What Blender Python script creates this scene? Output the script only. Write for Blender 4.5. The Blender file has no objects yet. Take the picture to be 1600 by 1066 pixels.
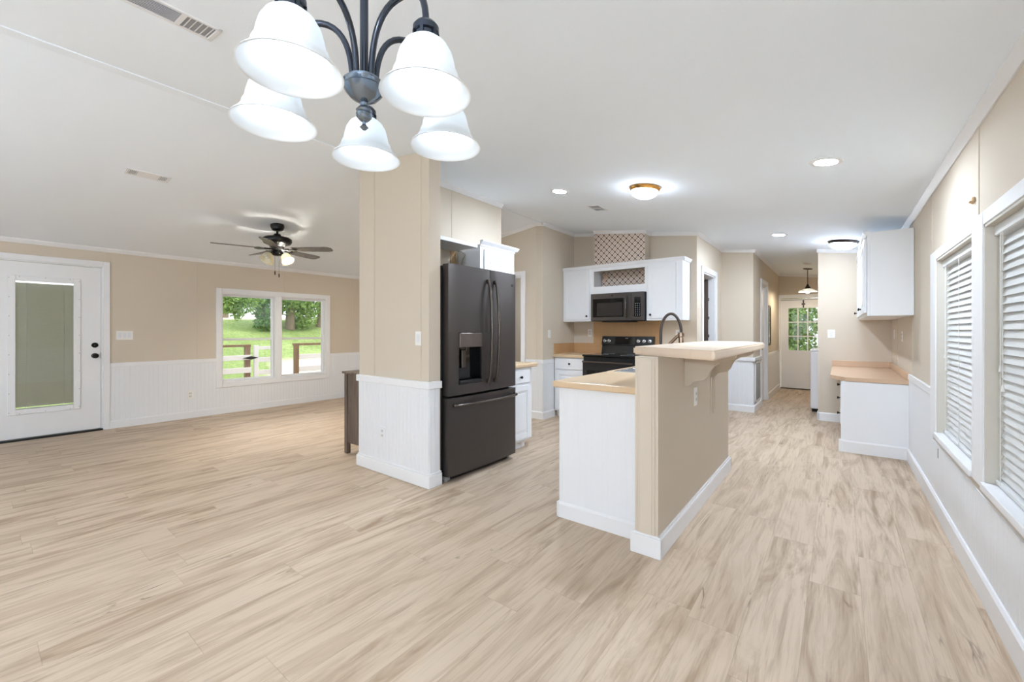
import bpy, bmesh, math, random
from mathutils import Vector, Matrix, Euler
random.seed(7)
sc = bpy.context.scene
COL = sc.collection
PI = math.pi
R = math.radians

# ---------------------------------------------------------------- camera
TH = math.atan(510 / 660.0)
HC = 1.25
cam_d = bpy.data.cameras.new('camera')
cam = bpy.data.objects.new('camera', cam_d)
COL.objects.link(cam)
cam.location = (0, 0, HC)
cam.rotation_euler = (R(90), 0, TH)
cam_d.sensor_width = 36.0
cam_d.sensor_fit = 'HORIZONTAL'
cam_d.lens = 36.0 * 660.0 / 1600.0
cam_d.shift_y = -(533 - 517) / 1600.0
cam_d.clip_start = 0.02
cam_d.clip_end = 300
sc.camera = cam

# ---------------------------------------------------------------- view, world, sun
sc.view_settings.view_transform = 'Standard'
sc.view_settings.look = 'None'
sc.view_settings.gamma = 1
sc.view_settings.use_curve_mapping = False
sc.view_settings.exposure = 1.58
try:
    sc.cycles.max_bounces = 10
    sc.cycles.diffuse_bounces = 6
    sc.cycles.glossy_bounces = 4
    sc.cycles.transmission_bounces = 8
    sc.cycles.transparent_max_bounces = 12
    sc.cycles.caustics_reflective = False
    sc.cycles.caustics_refractive = False
    sc.cycles.sample_clamp_indirect = 6.0
except Exception:
    pass
W = bpy.data.worlds.new('world')
sc.world = W
W.use_nodes = True
wn = W.node_tree
wn.nodes.clear()
wo = wn.nodes.new('ShaderNodeOutputWorld')
wb = wn.nodes.new('ShaderNodeBackground')
wb.inputs['Color'].default_value = (0.86, 0.93, 1.0, 1)
wb.inputs['Strength'].default_value = 0.8
wn.links.new(wb.outputs[0], wo.inputs[0])
sun_d = bpy.data.lights.new('sun', 'SUN')
sun_d.energy = 0.9
sun_d.angle = R(8)
sun_d.color = (1.0, 0.95, 0.86)
sun = bpy.data.objects.new('sun', sun_d)
COL.objects.link(sun)
sun.location = (0, 0, 12)
sun.rotation_euler = Vector((0.25, 0.45, 0.86)).to_track_quat('Z', 'Y').to_euler()

L_CHAND = 3.2     # radiance of the chandelier bulbs
L_CAN = 265.0        # recessed lamps
L_FLUSH = 15.0       # flush globes
L_FILL_GLOBE = 112.0  # unseen pendants added as fill
L_FAN = 1100.0
L_PEND = 240.0

# ---------------------------------------------------------------- materials
def lin(c):
    r = []
    for v in c[:3]:
        v /= 255.0
        r.append(v / 12.92 if v <= 0.04045 else ((v + 0.055) / 1.055) ** 2.4)
    return (r[0], r[1], r[2], 1.0)

MATS = {}
def nodes_of(name):
    m = bpy.data.materials.new(name)
    m.use_nodes = True
    nt = m.node_tree
    b = nt.nodes['Principled BSDF']
    return m, nt, b

def mat(name, rgb, rough=0.5, metal=0.0, var=0.03, scale=8.0, bump=0.0, bscale=60.0, spec=0.5, emit=None, estr=0.0, coat=0.0, stretch=(1, 1, 1)):
    """plain surface with a faint procedural mottling and optional bump"""
    if name in MATS:
        return MATS[name]
    m, nt, b = nodes_of(name)
    N = nt.nodes; Lk = nt.links
    tc = N.new('ShaderNodeTexCoord')
    mp = N.new('ShaderNodeMapping'); mp.inputs['Scale'].default_value = stretch
    Lk.new(tc.outputs['Object'], mp.inputs['Vector'])
    nz = N.new('ShaderNodeTexNoise'); nz.inputs['Scale'].default_value = scale; nz.inputs['Detail'].default_value = 3
    Lk.new(mp.outputs[0], nz.inputs['Vector'])
    mx = N.new('ShaderNodeMix'); mx.data_type = 'RGBA'
    c = lin(rgb)
    mx.inputs[6].default_value = tuple(min(1, v * (1 - var)) for v in c[:3]) + (1,)
    mx.inputs[7].default_value = tuple(min(1, v * (1 + var)) for v in c[:3]) + (1,)
    Lk.new(nz.outputs['Fac'], mx.inputs[0])
    Lk.new(mx.outputs[2], b.inputs['Base Color'])
    b.inputs['Roughness'].default_value = rough
    b.inputs['Metallic'].default_value = metal
    b.inputs['Specular IOR Level'].default_value = spec
    if coat:
        b.inputs['Coat Weight'].default_value = coat
    if bump:
        n2 = N.new('ShaderNodeTexNoise'); n2.inputs['Scale'].default_value = bscale; n2.inputs['Detail'].default_value = 4
        Lk.new(mp.outputs[0], n2.inputs['Vector'])
        bp = N.new('ShaderNodeBump'); bp.inputs['Strength'].default_value = bump; bp.inputs['Distance'].default_value = 0.01
        Lk.new(n2.outputs['Fac'], bp.inputs['Height'])
        Lk.new(bp.outputs[0], b.inputs['Normal'])
    if emit:
        b.inputs['Emission Color'].default_value = lin(emit)
        b.inputs['Emission Strength'].default_value = estr
    MATS[name] = m
    return m

def mth(nt, op, a, b=None, c=None, clamp=False):
    n = nt.nodes.new('ShaderNodeMath'); n.operation = op; n.use_clamp = clamp
    for i, v in enumerate((a, b, c)):
        if v is None: continue
        if isinstance(v, (int, float)): n.inputs[i].default_value = v
        else: nt.links.new(v, n.inputs[i])
    return n.outputs[0]

def mixc(nt, f, a, b):
    n = nt.nodes.new('ShaderNodeMix'); n.data_type = 'RGBA'
    if isinstance(f, (int, float)): n.inputs[0].default_value = f
    else: nt.links.new(f, n.inputs[0])
    for i, v in ((6, a), (7, b)):
        if isinstance(v, tuple): n.inputs[i].default_value = v
        else: nt.links.new(v, n.inputs[i])
    return n.outputs[2]

def noise(nt, vec, scale, detail=3, rough=0.5, dist=0.0, dim='3D'):
    n = nt.nodes.new('ShaderNodeTexNoise'); n.noise_dimensions = dim
    n.inputs['Scale'].default_value = scale; n.inputs['Detail'].default_value = detail
    n.inputs['Roughness'].default_value = rough; n.inputs['Distortion'].default_value = dist
    nt.links.new(vec, n.inputs['Vector'])
    return n.outputs['Fac']

def comb(nt, x, y, z):
    n = nt.nodes.new('ShaderNodeCombineXYZ')
    for i, v in enumerate((x, y, z)):
        if isinstance(v, (int, float)): n.inputs[i].default_value = v
        else: nt.links.new(v, n.inputs[i])
    return n.outputs[0]

def floor_mat():
    m, nt, b = nodes_of('vinyl_plank')
    tc = nt.nodes.new('ShaderNodeTexCoord')
    sp = nt.nodes.new('ShaderNodeSeparateXYZ'); nt.links.new(tc.outputs['Object'], sp.inputs[0])
    X, Y = sp.outputs[0], sp.outputs[1]
    w, ln = 0.203, 1.32
    u = mth(nt, 'DIVIDE', mth(nt, 'ADD', X, 0.928 + w * 50), w)
    row = mth(nt, 'FLOOR', u); fu = mth(nt, 'FRACT', u)
    wn1 = nt.nodes.new('ShaderNodeTexWhiteNoise'); wn1.noise_dimensions = '1D'; nt.links.new(row, wn1.inputs['W'])
    v = mth(nt, 'ADD', mth(nt, 'DIVIDE', mth(nt, 'ADD', Y, 40.0), ln), wn1.outputs['Value'])
    pl = mth(nt, 'FLOOR', v); fv = mth(nt, 'FRACT', v)
    wn2 = nt.nodes.new('ShaderNodeTexWhiteNoise'); wn2.noise_dimensions = '2D'
    nt.links.new(comb(nt, row, pl, 0), wn2.inputs['Vector'])
    rnd = wn2.outputs['Value']
    off = mth(nt, 'MULTIPLY', rnd, 37.0)
    # broad warm tone per plank + along-grain bands
    vec1 = comb(nt, mth(nt, 'MULTIPLY', X, 10.0), mth(nt, 'MULTIPLY', Y, 1.3), off)
    band = noise(nt, vec1, 1.0, 5, 0.62, 1.0)
    vec2 = comb(nt, mth(nt, 'MULTIPLY', X, 70.0), mth(nt, 'MULTIPLY', Y, 3.0), off)
    fine = noise(nt, vec2, 1.0, 4, 0.6, 0.3)
    vec3 = comb(nt, mth(nt, 'MULTIPLY', X, 12.0), mth(nt, 'MULTIPLY', Y, 0.75), mth(nt, 'ADD', off, 9.0))
    crack = noise(nt, vec3, 1.0, 3, 0.55, 0.7)
    ck = mth(nt, 'ABSOLUTE', mth(nt, 'SUBTRACT', crack, 0.5))
    ck = mth(nt, 'SUBTRACT', 1.0, mth(nt, 'DIVIDE', ck, 0.012), clamp=True)
    gate = noise(nt, comb(nt, mth(nt, 'MULTIPLY', X, 5.0), mth(nt, 'MULTIPLY', Y, 2.6), mth(nt, 'ADD', off, 21.0)), 1.0, 2)
    gate = mth(nt, 'MULTIPLY', mth(nt, 'SUBTRACT', gate, 0.585), 9.0, clamp=True)
    ck = mth(nt, 'MULTIPLY', ck, gate)
    base = mixc(nt, mth(nt, 'MULTIPLY', mth(nt, 'SUBTRACT', band, 0.44), 4.2, clamp=True), lin((205, 186, 164)), lin((157, 133, 108)))
    base = mixc(nt, mth(nt, 'MULTIPLY', rnd, 0.5), base, lin((196, 176, 154)))
    base = mixc(nt, mth(nt, 'MULTIPLY', mth(nt, 'SUBTRACT', fine, 0.5, clamp=True), 1.3, clamp=True), base, lin((112, 86, 62)))
    base = mixc(nt, mth(nt, 'MULTIPLY', ck, 0.7), base, lin((66, 46, 32)))
    # seams
    e1 = mth(nt, 'MINIMUM', fu, mth(nt, 'SUBTRACT', 1.0, fu))
    s1 = mth(nt, 'SUBTRACT', 1.0, mth(nt, 'DIVIDE', e1, 0.008), clamp=True)
    e2 = mth(nt, 'MINIMUM', fv, mth(nt, 'SUBTRACT', 1.0, fv))
    s2 = mth(nt, 'SUBTRACT', 1.0, mth(nt, 'DIVIDE', e2, 0.0014), clamp=True)
    seam = mth(nt, 'MAXIMUM', s1, s2)
    base = mixc(nt, mth(nt, 'MULTIPLY', seam, 0.35), base, lin((120, 98, 78)))
    nt.links.new(base, b.inputs['Base Color'])
    b.inputs['Roughness'].default_value = 0.34
    rg = mth(nt, 'ADD', 0.42, mth(nt, 'MULTIPLY', fine, 0.16))
    nt.links.new(rg, b.inputs['Roughness'])
    b.inputs['Specular IOR Level'].default_value = 0.25
    bp = nt.nodes.new('ShaderNodeBump'); bp.inputs['Strength'].default_value = 0.25; bp.inputs['Distance'].default_value = 0.002
    h = mth(nt, 'SUBTRACT', mth(nt, 'MULTIPLY', fine, 0.3), seam)
    nt.links.new(h, bp.inputs['Height']); nt.links.new(bp.outputs[0], b.inputs['Normal'])
    return m

def wood_mat(name, c1, c2, c3, axis='z', rough=0.5):
    m, nt, b = nodes_of(name)
    tc = nt.nodes.new('ShaderNodeTexCoord')
    mp = nt.nodes.new('ShaderNodeMapping'); nt.links.new(tc.outputs['Object'], mp.inputs[0])
    mp.inputs['Scale'].default_value = {'z': (30, 30, 2.2), 'y': (30, 2.2, 30), 'x': (2.2, 30, 30)}[axis]
    f = noise(nt, mp.outputs[0], 1.0, 5, 0.6, 0.8)
    g = noise(nt, mp.outputs[0], 3.1, 3, 0.6, 0.2)
    a = mixc(nt, mth(nt, 'MULTIPLY', mth(nt, 'SUBTRACT', f, 0.35), 3.0, clamp=True), lin(c1), lin(c2))
    a = mixc(nt, mth(nt, 'MULTIPLY', mth(nt, 'SUBTRACT', g, 0.5, clamp=True), 2.5, clamp=True), a, lin(c3))
    nt.links.new(a, b.inputs['Base Color'])
    b.inputs['Roughness'].default_value = rough
    return m

def tile_mat(name, rgb, grout, size, rough=0.3, plane='xz', gw=0.03, streak=0.12):
    m, nt, b = nodes_of(name)
    tc = nt.nodes.new('ShaderNodeTexCoord')
    sp = nt.nodes.new('ShaderNodeSeparateXYZ'); nt.links.new(tc.outputs['Object'], sp.inputs[0])
    ia = {'x': 0, 'y': 1, 'z': 2}
    seam = None
    for ax in plane:
        f = mth(nt, 'FRACT', mth(nt, 'DIVIDE', mth(nt, 'ADD', sp.outputs[ia[ax]], 20.0), size))
        e = mth(nt, 'MINIMUM', f, mth(nt, 'SUBTRACT', 1.0, f))
        s = mth(nt, 'SUBTRACT', 1.0, mth(nt, 'DIVIDE', e, gw), clamp=True)
        seam = s if seam is None else mth(nt, 'MAXIMUM', seam, s)
    nz = noise(nt, tc.outputs['Object'], 9.0, 4, 0.6, 0.4)
    c = lin(rgb)
    a = mixc(nt, nz, tuple(v * (1 - streak) for v in c[:3]) + (1,), tuple(min(1, v * (1 + streak)) for v in c[:3]) + (1,))
    a = mixc(nt, mth(nt, 'MULTIPLY', seam, 0.55), a, lin(grout))
    nt.links.new(a, b.inputs['Base Color'])
    b.inputs['Roughness'].default_value = rough
    return m

def wallpaper_mat():
    m, nt, b = nodes_of('patterned_wallpaper')
    tc = nt.nodes.new('ShaderNodeTexCoord')
    sp = nt.nodes.new('ShaderNodeSeparateXYZ'); nt.links.new(tc.outputs['Object'], sp.inputs[0])
    X, Z = sp.outputs[0], sp.outputs[2]
    s = 0.060
    p = mth(nt, 'FRACT', mth(nt, 'DIVIDE', mth(nt, 'ADD', mth(nt, 'ADD', X, Z), 20.0), s * 1.414))
    q = mth(nt, 'FRACT', mth(nt, 'DIVIDE', mth(nt, 'ADD', mth(nt, 'SUBTRACT', X, Z), 20.0), s * 1.414))
    p = mth(nt, 'ABSOLUTE', mth(nt, 'SUBTRACT', p, 0.5)); q = mth(nt, 'ABSOLUTE', mth(nt, 'SUBTRACT', q, 0.5))
    r = mth(nt, 'SQRT', mth(nt, 'ADD', mth(nt, 'MULTIPLY', p, p), mth(nt, 'MULTIPLY', q, q)))
    ring = mth(nt, 'SUBTRACT', 1.0, mth(nt, 'DIVIDE', mth(nt, 'ABSOLUTE', mth(nt, 'SUBTRACT', r, 0.2)), 0.07), clamp=True)
    edge = mth(nt, 'MULTIPLY', mth(nt, 'SUBTRACT', mth(nt, 'MAXIMUM', p, q), 0.39), 14.0, clamp=True)
    corn = mth(nt, 'MULTIPLY', mth(nt, 'SUBTRACT', mth(nt, 'ADD', p, q), 0.74), 9.0, clamp=True)
    a = mixc(nt, mth(nt, 'MULTIPLY', ring, 0.75), lin((232, 216, 202)), lin((120, 92, 78)))
    a = mixc(nt, mth(nt, 'MULTIPLY', edge, 0.9), a, lin((98, 70, 60)))
    a = mixc(nt, corn, a, lin((42, 26, 22)))
    nt.links.new(a, b.inputs['Base Color'])
    b.inputs['Roughness'].default_value = 0.7
    return m

def glass_mat(name='clear_glass', tint=(1, 1, 1, 1), rough=0.0, refl=0.08):
    """thin pane: transparent with a mirror-like coat that grows at grazing angles"""
    if name in MATS: return MATS[name]
    m = bpy.data.materials.new(name); m.use_nodes = True
    nt = m.node_tree; nt.nodes.clear()
    o = nt.nodes.new('ShaderNodeOutputMaterial')
    t = nt.nodes.new('ShaderNodeBsdfTransparent'); t.inputs[0].default_value = tint
    g = nt.nodes.new('ShaderNodeBsdfGlossy'); g.inputs['Roughness'].default_value = rough
    fr = nt.nodes.new('ShaderNodeFresnel'); fr.inputs['IOR'].default_value = 1.5
    mx = nt.nodes.new('ShaderNodeMixShader')
    nt.links.new(fr.outputs[0], mx.inputs[0]); nt.links.new(t.outputs[0], mx.inputs[1]); nt.links.new(g.outputs[0], mx.inputs[2])
    nt.links.new(mx.outputs[0], o.inputs[0])
    MATS[name] = m
    return m

def shade_mat(name, rgb=(250, 250, 250), e=0.0):
    if name in MATS: return MATS[name]
    m = bpy.data.materials.new(name); m.use_nodes = True
    nt = m.node_tree; nt.nodes.clear()
    o = nt.nodes.new('ShaderNodeOutputMaterial')
    d = nt.nodes.new('ShaderNodeBsdfDiffuse'); d.inputs[0].default_value = lin(rgb)
    t = nt.nodes.new('ShaderNodeBsdfTranslucent'); t.inputs[0].default_value = lin(rgb)
    g = nt.nodes.new('ShaderNodeBsdfGlossy'); g.inputs['Roughness'].default_value = 0.25
    nz = nt.nodes.new('ShaderNodeTexNoise'); nz.inputs['Scale'].default_value = 22
    mr = nt.nodes.new('ShaderNodeMapRange'); mr.inputs[3].default_value = 0.24; mr.inputs[4].default_value = 0.34
    nt.links.new(nz.outputs['Fac'], mr.inputs[0])
    m1 = nt.nodes.new('ShaderNodeMixShader'); nt.links.new(mr.outputs[0], m1.inputs[0])
    nt.links.new(d.outputs[0], m1.inputs[1]); nt.links.new(t.outputs[0], m1.inputs[2])
    m2 = nt.nodes.new('ShaderNodeMixShader'); m2.inputs[0].default_value = 0.05
    nt.links.new(m1.outputs[0], m2.inputs[1]); nt.links.new(g.outputs[0], m2.inputs[2])
    if e:
        em = nt.nodes.new('ShaderNodeEmission'); em.inputs[0].default_value = lin(rgb); em.inputs[1].default_value = e
        ad = nt.nodes.new('ShaderNodeAddShader')
        nt.links.new(m2.outputs[0], ad.inputs[0]); nt.links.new(em.outputs[0], ad.inputs[1])
        nt.links.new(ad.outputs[0], o.inputs[0])
    else:
        nt.links.new(m2.outputs[0], o.inputs[0])
    MATS[name] = m
    return m

def emit_mat(name, rgb, strength):
    if name in MATS: return MATS[name]
    m = bpy.data.materials.new(name); m.use_nodes = True
    nt = m.node_tree; nt.nodes.clear()
    o = nt.nodes.new('ShaderNodeOutputMaterial')
    e = nt.nodes.new('ShaderNodeEmission'); e.inputs[0].default_value = lin(rgb); e.inputs[1].default_value = strength
    nt.links.new(e.outputs[0], o.inputs[0])
    MATS[name] = m
    return m

def leaf_mat(name, c1, c2, c3):
    m, nt, b = nodes_of(name)
    ge = nt.nodes.new('ShaderNodeNewGeometry')
    n1 = noise(nt, ge.outputs['Position'], 5.0, 3)
    n2 = noise(nt, ge.outputs['Position'], 37.0, 1)
    a = mixc(nt, mth(nt, 'MULTIPLY', mth(nt, 'SUBTRACT', n1, 0.3), 2.5, clamp=True), lin(c1), lin(c2))
    a = mixc(nt, mth(nt, 'MULTIPLY', mth(nt, 'SUBTRACT', n2, 0.5), 4.0, clamp=True), a, lin(c3))
    nt.links.new(a, b.inputs['Base Color'])
    b.inputs['Roughness'].default_value = 0.55
    tr = nt.nodes.new('ShaderNodeBsdfTranslucent'); nt.links.new(a, tr.inputs[0])
    mx = nt.nodes.new('ShaderNodeMixShader'); mx.inputs[0].default_value = 0.35
    out = nt.nodes['Material Output']
    nt.links.new(b.outputs[0], mx.inputs[1]); nt.links.new(tr.outputs[0], mx.inputs[2]); nt.links.new(mx.outputs[0], out.inputs[0])
    return m

M = dict(
    wall=mat('tan_wall_paint', (208, 196, 179), 0.75, var=0.012, scale=2.0, bump=0.05, bscale=120, spec=0.2),
    ceil=mat('ceiling_paint', (240, 247, 255), 0.85, var=0.008, scale=3.0, bump=0.12, bscale=220, spec=0.1),
    white=mat('white_trim_paint', (232, 232, 233), 0.38, var=0.01, scale=5.0, bump=0.02, bscale=80, spec=0.4),
    bead=mat('beadboard_paint', (228, 229, 231), 0.5, var=0.01, scale=4.0, spec=0.35),
    cab=mat('white_cabinet_paint', (232, 233, 235), 0.36, var=0.008, scale=4.0, spec=0.45),
    black=mat('black_metal', (16, 15, 15), 0.35, 0.5, var=0.1),
    blackp=mat('black_plastic', (14, 14, 15), 0.4, 0.0, var=0.1),
    blackgl=mat('black_glass_panel', (8, 8, 9), 0.08, 0.0, var=0.1, spec=0.6),
    slate=mat('slate_stainless', (88, 83, 81), 0.36, 0.8, var=0.03, scale=3, stretch=(1, 1, 40)),
    slated=mat('dark_grey_case', (38, 37, 38), 0.5, 0.3, var=0.05),
    slateh=mat('slate_handle_metal', (98, 91, 87), 0.25, 0.9, var=0.03),
    steel=mat('brushed_steel', (190, 190, 192), 0.25, 0.95, var=0.03),
    counter=mat('tan_laminate', (210, 183, 148), 0.38, var=0.05, scale=5.0, stretch=(6, 1, 1)),
    deskc=mat('beige_laminate', (203, 172, 143), 0.4, var=0.03, scale=20.0),
    cedge=mat('laminate_edge', (192, 160, 122), 0.45, var=0.03),
    almond=mat('almond_plastic', (233, 231, 226), 0.4, var=0.01),
    bronze=mat('dark_bronze', (52, 44, 42), 0.35, 0.8, var=0.06),
    brass=mat('polished_brass', (225, 170, 95), 0.25, 0.9, var=0.03),
    pewter=mat('dark_pewter', (72, 78, 88), 0.24, 0.92, var=0.06),
    faucet=mat('bronze_nickel', (150, 128, 110), 0.25, 0.9, var=0.04),
    hose=mat('dark_hose', (70, 62, 58), 0.4, 0.4, var=0.05),
    gap=mat('dark_gap', (12, 11, 11), 0.8, var=0.05),
    grille=mat('grey_grille', (160, 161, 164), 0.5, 0.2, var=0.04),
    blind=mat('blind_slat_vinyl', (212, 212, 210), 0.5, var=0.01),
    cord=mat('white_cord', (225, 224, 220), 0.7, var=0.01),
    enamel=mat('white_enamel', (236, 236, 238), 0.2, var=0.005, coat=0.4),
    bladeb=wood_mat('fan_blade_finish', (92, 88, 86), (120, 114, 110), (70, 66, 64), 'x', 0.35),
    dwood=wood_mat('weathered_wood', (92, 78, 66), (118, 103, 90), (66, 54, 46), 'z', 0.6),
    brownw=wood_mat('treated_post_wood', (122, 98, 76), (146, 120, 96), (92, 70, 52), 'z', 0.8),
    pantry=wood_mat('dark_brown_wood', (72, 58, 50), (88, 72, 62), (54, 42, 36), 'z', 0.6),
    floor=floor_mat(),
    bark=mat('tree_bark', (132, 118, 100), 0.9, var=0.25, scale=14, bump=0.6, bscale=20, stretch=(1, 1, 0.3)),
    wpaper=wallpaper_mat(),
    splash=tile_mat('tan_tile', (196, 156, 112), (170, 132, 94), 0.11, 0.28, 'xz', 0.02, 0.06),
    splashy=tile_mat('tan_tile_side', (196, 156, 112), (170, 132, 94), 0.11, 0.28, 'yz', 0.02, 0.06),
    bartop=tile_mat('bar_tile', (222, 202, 180), (196, 172, 146), 0.305, 0.42, 'xy', 0.006, 0.03),
    kctop=tile_mat('kitchen_tile', (212, 185, 150), (190, 160, 124), 0.305, 0.35, 'xy', 0.006, 0.07),
    glass=glass_mat(),
    shade=shade_mat('frosted_glass', (246, 249, 250)),
    fanshade=shade_mat('cream_glass', (244, 238, 214)),
    bulb=emit_mat('lit_bulb', (216, 234, 255), L_CHAND),
    canem=emit_mat('can_lamp_face', (222, 237, 255), L_CAN),
    flushem=shade_mat('lit_dome_glass', (226, 239, 255), L_FLUSH),
    globe=emit_mat('fill_globe_glass', (222, 237, 255), L_FILL_GLOBE),  # glowing surface of the added fill pendants
    fill_globe_dim=emit_mat('fill_globe_glass_dim', (222, 237, 255), L_FILL_GLOBE * .58),
    fanbulb=emit_mat('fan_bulb', (255, 248, 235), L_FAN),
    pendbulb=emit_mat('pendant_bulb', (255, 240, 214), L_PEND),
    leaf=leaf_mat('tree_leaves', (96, 134, 62), (138, 172, 88), (184, 206, 132)),
    leafd=leaf_mat('shrub_leaves', (62, 104, 44), (100, 146, 62), (150, 186, 100)),
)

# ---------------------------------------------------------------- mesh helpers
class MB:
    def __init__(s): s.bm = bmesh.new()
    def _merge(s, b, mtx=None):
        if mtx is not None: bmesh.ops.transform(b, matrix=mtx, verts=b.verts)
        me = bpy.data.meshes.new('tmp'); b.to_mesh(me); b.free()
        s.bm.from_mesh(me); bpy.data.meshes.remove(me)
    def box(s, a, b, bev=0.0, mtx=None, seg=1):
        t = bmesh.new()
        lo = [min(a[i], b[i]) for i in range(3)]; hi = [max(a[i], b[i]) for i in range(3)]
        bmesh.ops.create_cube(t, size=1)
        for v in t.verts:
            v.co = Vector([(lo[i] + hi[i]) / 2 + v.co[i] * (hi[i] - lo[i]) for i in range(3)])
        if bev:
            bmesh.ops.bevel(t, geom=t.edges[:], offset=min(bev, min(hi[i] - lo[i] for i in range(3)) * 0.45), segments=seg, affect='EDGES', profile=0.5)
        s._merge(t, mtx); return s
    def prism(s, pts, ax, a, b, mtx=None):
        """polygon in the plane normal to axis ax (0,1,2), extruded from a to b"""
        t = bmesh.new()
        def mk(p, d):
            if ax == 0: return (d, p[0], p[1])
            if ax == 1: return (p[0], d, p[1])
            return (p[0], p[1], d)
        v0 = [t.verts.new(mk(p, a)) for p in pts]; v1 = [t.verts.new(mk(p, b)) for p in pts]
        t.faces.new(v0); t.faces.new(v1[::-1])
        n = len(pts)
        for i in range(n):
            t.faces.new((v0[i], v1[i], v1[(i + 1) % n], v0[(i + 1) % n]))
        bmesh.ops.recalc_face_normals(t, faces=t.faces)
        s._merge(t, mtx); return s
    def lathe(s, prof, c=(0, 0, 0), n=28, mtx=None, closed=False):
        t = bmesh.new(); rings = []
        for r, z in prof:
            if r < 1e-5: rings.append([t.verts.new((0, 0, z))])
            else: rings.append([t.verts.new((r * math.cos(2 * PI * k / n), r * math.sin(2 * PI * k / n), z)) for k in range(n)])
        for i in range(len(rings) - 1 + (1 if closed else 0)):
            A = rings[i]; B = rings[(i + 1) % len(rings)]
            for k in range(n):
                k2 = (k + 1) % n
                if len(A) == 1 and len(B) == 1: continue
                if len(A) == 1: t.faces.new((A[0], B[k], B[k2]))
                elif len(B) == 1: t.faces.new((A[k], B[0], A[k2]))
                else: t.faces.new((A[k], B[k], B[k2], A[k2]))
        bmesh.ops.recalc_face_normals(t, faces=t.faces)
        mm = Matrix.Translation(Vector(c))
        s._merge(t, mm if mtx is None else mm @ mtx); return s
    def cyl(s, p, q, r, n=16, r2=None):
        p = Vector(p); q = Vector(q); d = q - p
        rot = d.to_track_quat('Z', 'Y').to_matrix().to_4x4()
        L = d.length; r2 = r if r2 is None else r2
        return s.lathe([(0, 0), (r, 0), (r2, L), (0, L)], tuple(p), n, rot)
    def tube(s, pts, r, n=10, rf=None, flat=None):
        t = bmesh.new(); pts = [Vector(p) for p in pts]; rings = []
        up = Vector((0, 0, 1)); prev = None
        for i, p in enumerate(pts):
            d = (pts[min(i + 1, len(pts) - 1)] - pts[max(i - 1, 0)]).normalized()
            if prev is None:
                a = d.cross(up)
                if a.length < 1e-3: a = d.cross(Vector((1, 0, 0)))
            else:
                a = prev - d * prev.dot(d)
            a.normalize(); prev = a; b = d.cross(a)
            rr = r if rf is None else rf(i / (len(pts) - 1))
            rings.append([t.verts.new(p + (a * math.cos(2 * PI * k / n) + b * math.sin(2 * PI * k / n)) * rr) for k in range(n)])
        for i in range(len(rings) - 1):
            for k in range(n):
                k2 = (k + 1) % n
                t.faces.new((rings[i][k], rings[i][k2], rings[i + 1][k2], rings[i + 1][k]))
        t.faces.new(rings[0][::-1]); t.faces.new(rings[-1])
        bmesh.ops.recalc_face_normals(t, faces=t.faces)
        s._merge(t); return s
    def quad(s, vs):
        f = s.bm.faces.new([s.bm.verts.new(v) for v in vs]); return s
    def obj(s, name, m, parent=None, smooth=None, origin=None):
        me = bpy.data.meshes.new(name)
        if origin is not None:
            bmesh.ops.translate(s.bm, verts=s.bm.verts, vec=-Vector(origin))
        s.bm.to_mesh(me); s.bm.free()
        o = bpy.data.objects.new(name, me); COL.objects.link(o)
        me.materials.append(m)
        if origin is not None: o.location = origin
        if parent is not None:
            o.parent = parent
            if origin is None and parent.type == 'EMPTY':
                o.matrix_parent_inverse = Matrix.Identity(4)
        if smooth:
            for p in me.polygons: p.use_smooth = True
            try: me.set_sharp_from_angle(angle=R(smooth))
            except Exception: pass
        return o

def tag(o, label, cat, group=None, kind=None):
    if label: o['label'] = label
    if cat: o['category'] = cat
    if group: o['group'] = group
    if kind: o['kind'] = kind
    return o
def thing(name, label, cat, loc=(0, 0, 0), rz=0.0, group=None):
    o = bpy.data.objects.new(name, None); COL.objects.link(o)
    o.empty_display_size = 0.1
    o.location = loc; o.rotation_euler = (0, 0, rz)
    return tag(o, label, cat, group)
def struct(name, mb, m, smooth=None, parent=None):
    o = mb.obj(name, m, parent, smooth) if isinstance(mb, MB) else mb
    if parent is None: o['kind'] = 'structure'
    return o
def structe(name, loc=(0, 0, 0)):
    o = bpy.data.objects.new(name, None); COL.objects.link(o); o.location = loc; o['kind'] = 'structure'; o.empty_display_size = .1
    return o
def copy_tree(o, parent=None):
    c = o.copy(); COL.objects.link(c)
    if parent is not None: c.parent = parent
    for ch in list(o.children): copy_tree(ch, c)
    return c
# world coordinates inside a part whose thing stands at T
def loc(T, *p): return (p[0] - T[0], p[1] - T[1], p[2] - T[2])

RX = -3.405
ZR = 2.788; SL = 0.126
def cz(x): return ZR - SL * abs(x - RX)

# ================================================================ SETTING
XL, XR = -7.35, 0.545
YB = -3.2
fl = MB().box((XL - .12, YB - .1, -0.1), (XR + .12, 11.0, 0)); struct('floor', fl, M['floor'])
# ceiling: two sloped slabs
c = MB().prism([(XL - .14, cz(XL - .14)), (RX, ZR), (XR + .14, cz(XR + .14)), (XR + .14, cz(XR + .14) + .12), (RX, ZR + .12), (XL - .14, cz(XL - .14) + .12)], 1, YB - .1, 11.02)
struct('ceiling', c, M['ceil'])
# marriage-line strip on the ridge
c = MB().prism([(RX - .10, cz(RX - .10) - .006), (RX, ZR - .008), (RX + .10, cz(RX + .10) - .006), (RX + .10, cz(RX + .10)), (RX, ZR), (RX - .10, cz(RX - .10))], 1, YB, 2.25)
c.prism([(RX - .10, cz(RX - .10) - .006), (RX, ZR - .008), (RX + .10, cz(RX + .10) - .006), (RX + .10, cz(RX + .10)), (RX, ZR), (RX - .10, cz(RX - .10))], 1, 3.93, 4.98)
struct('trim_1', c, M['ceil'])

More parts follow.
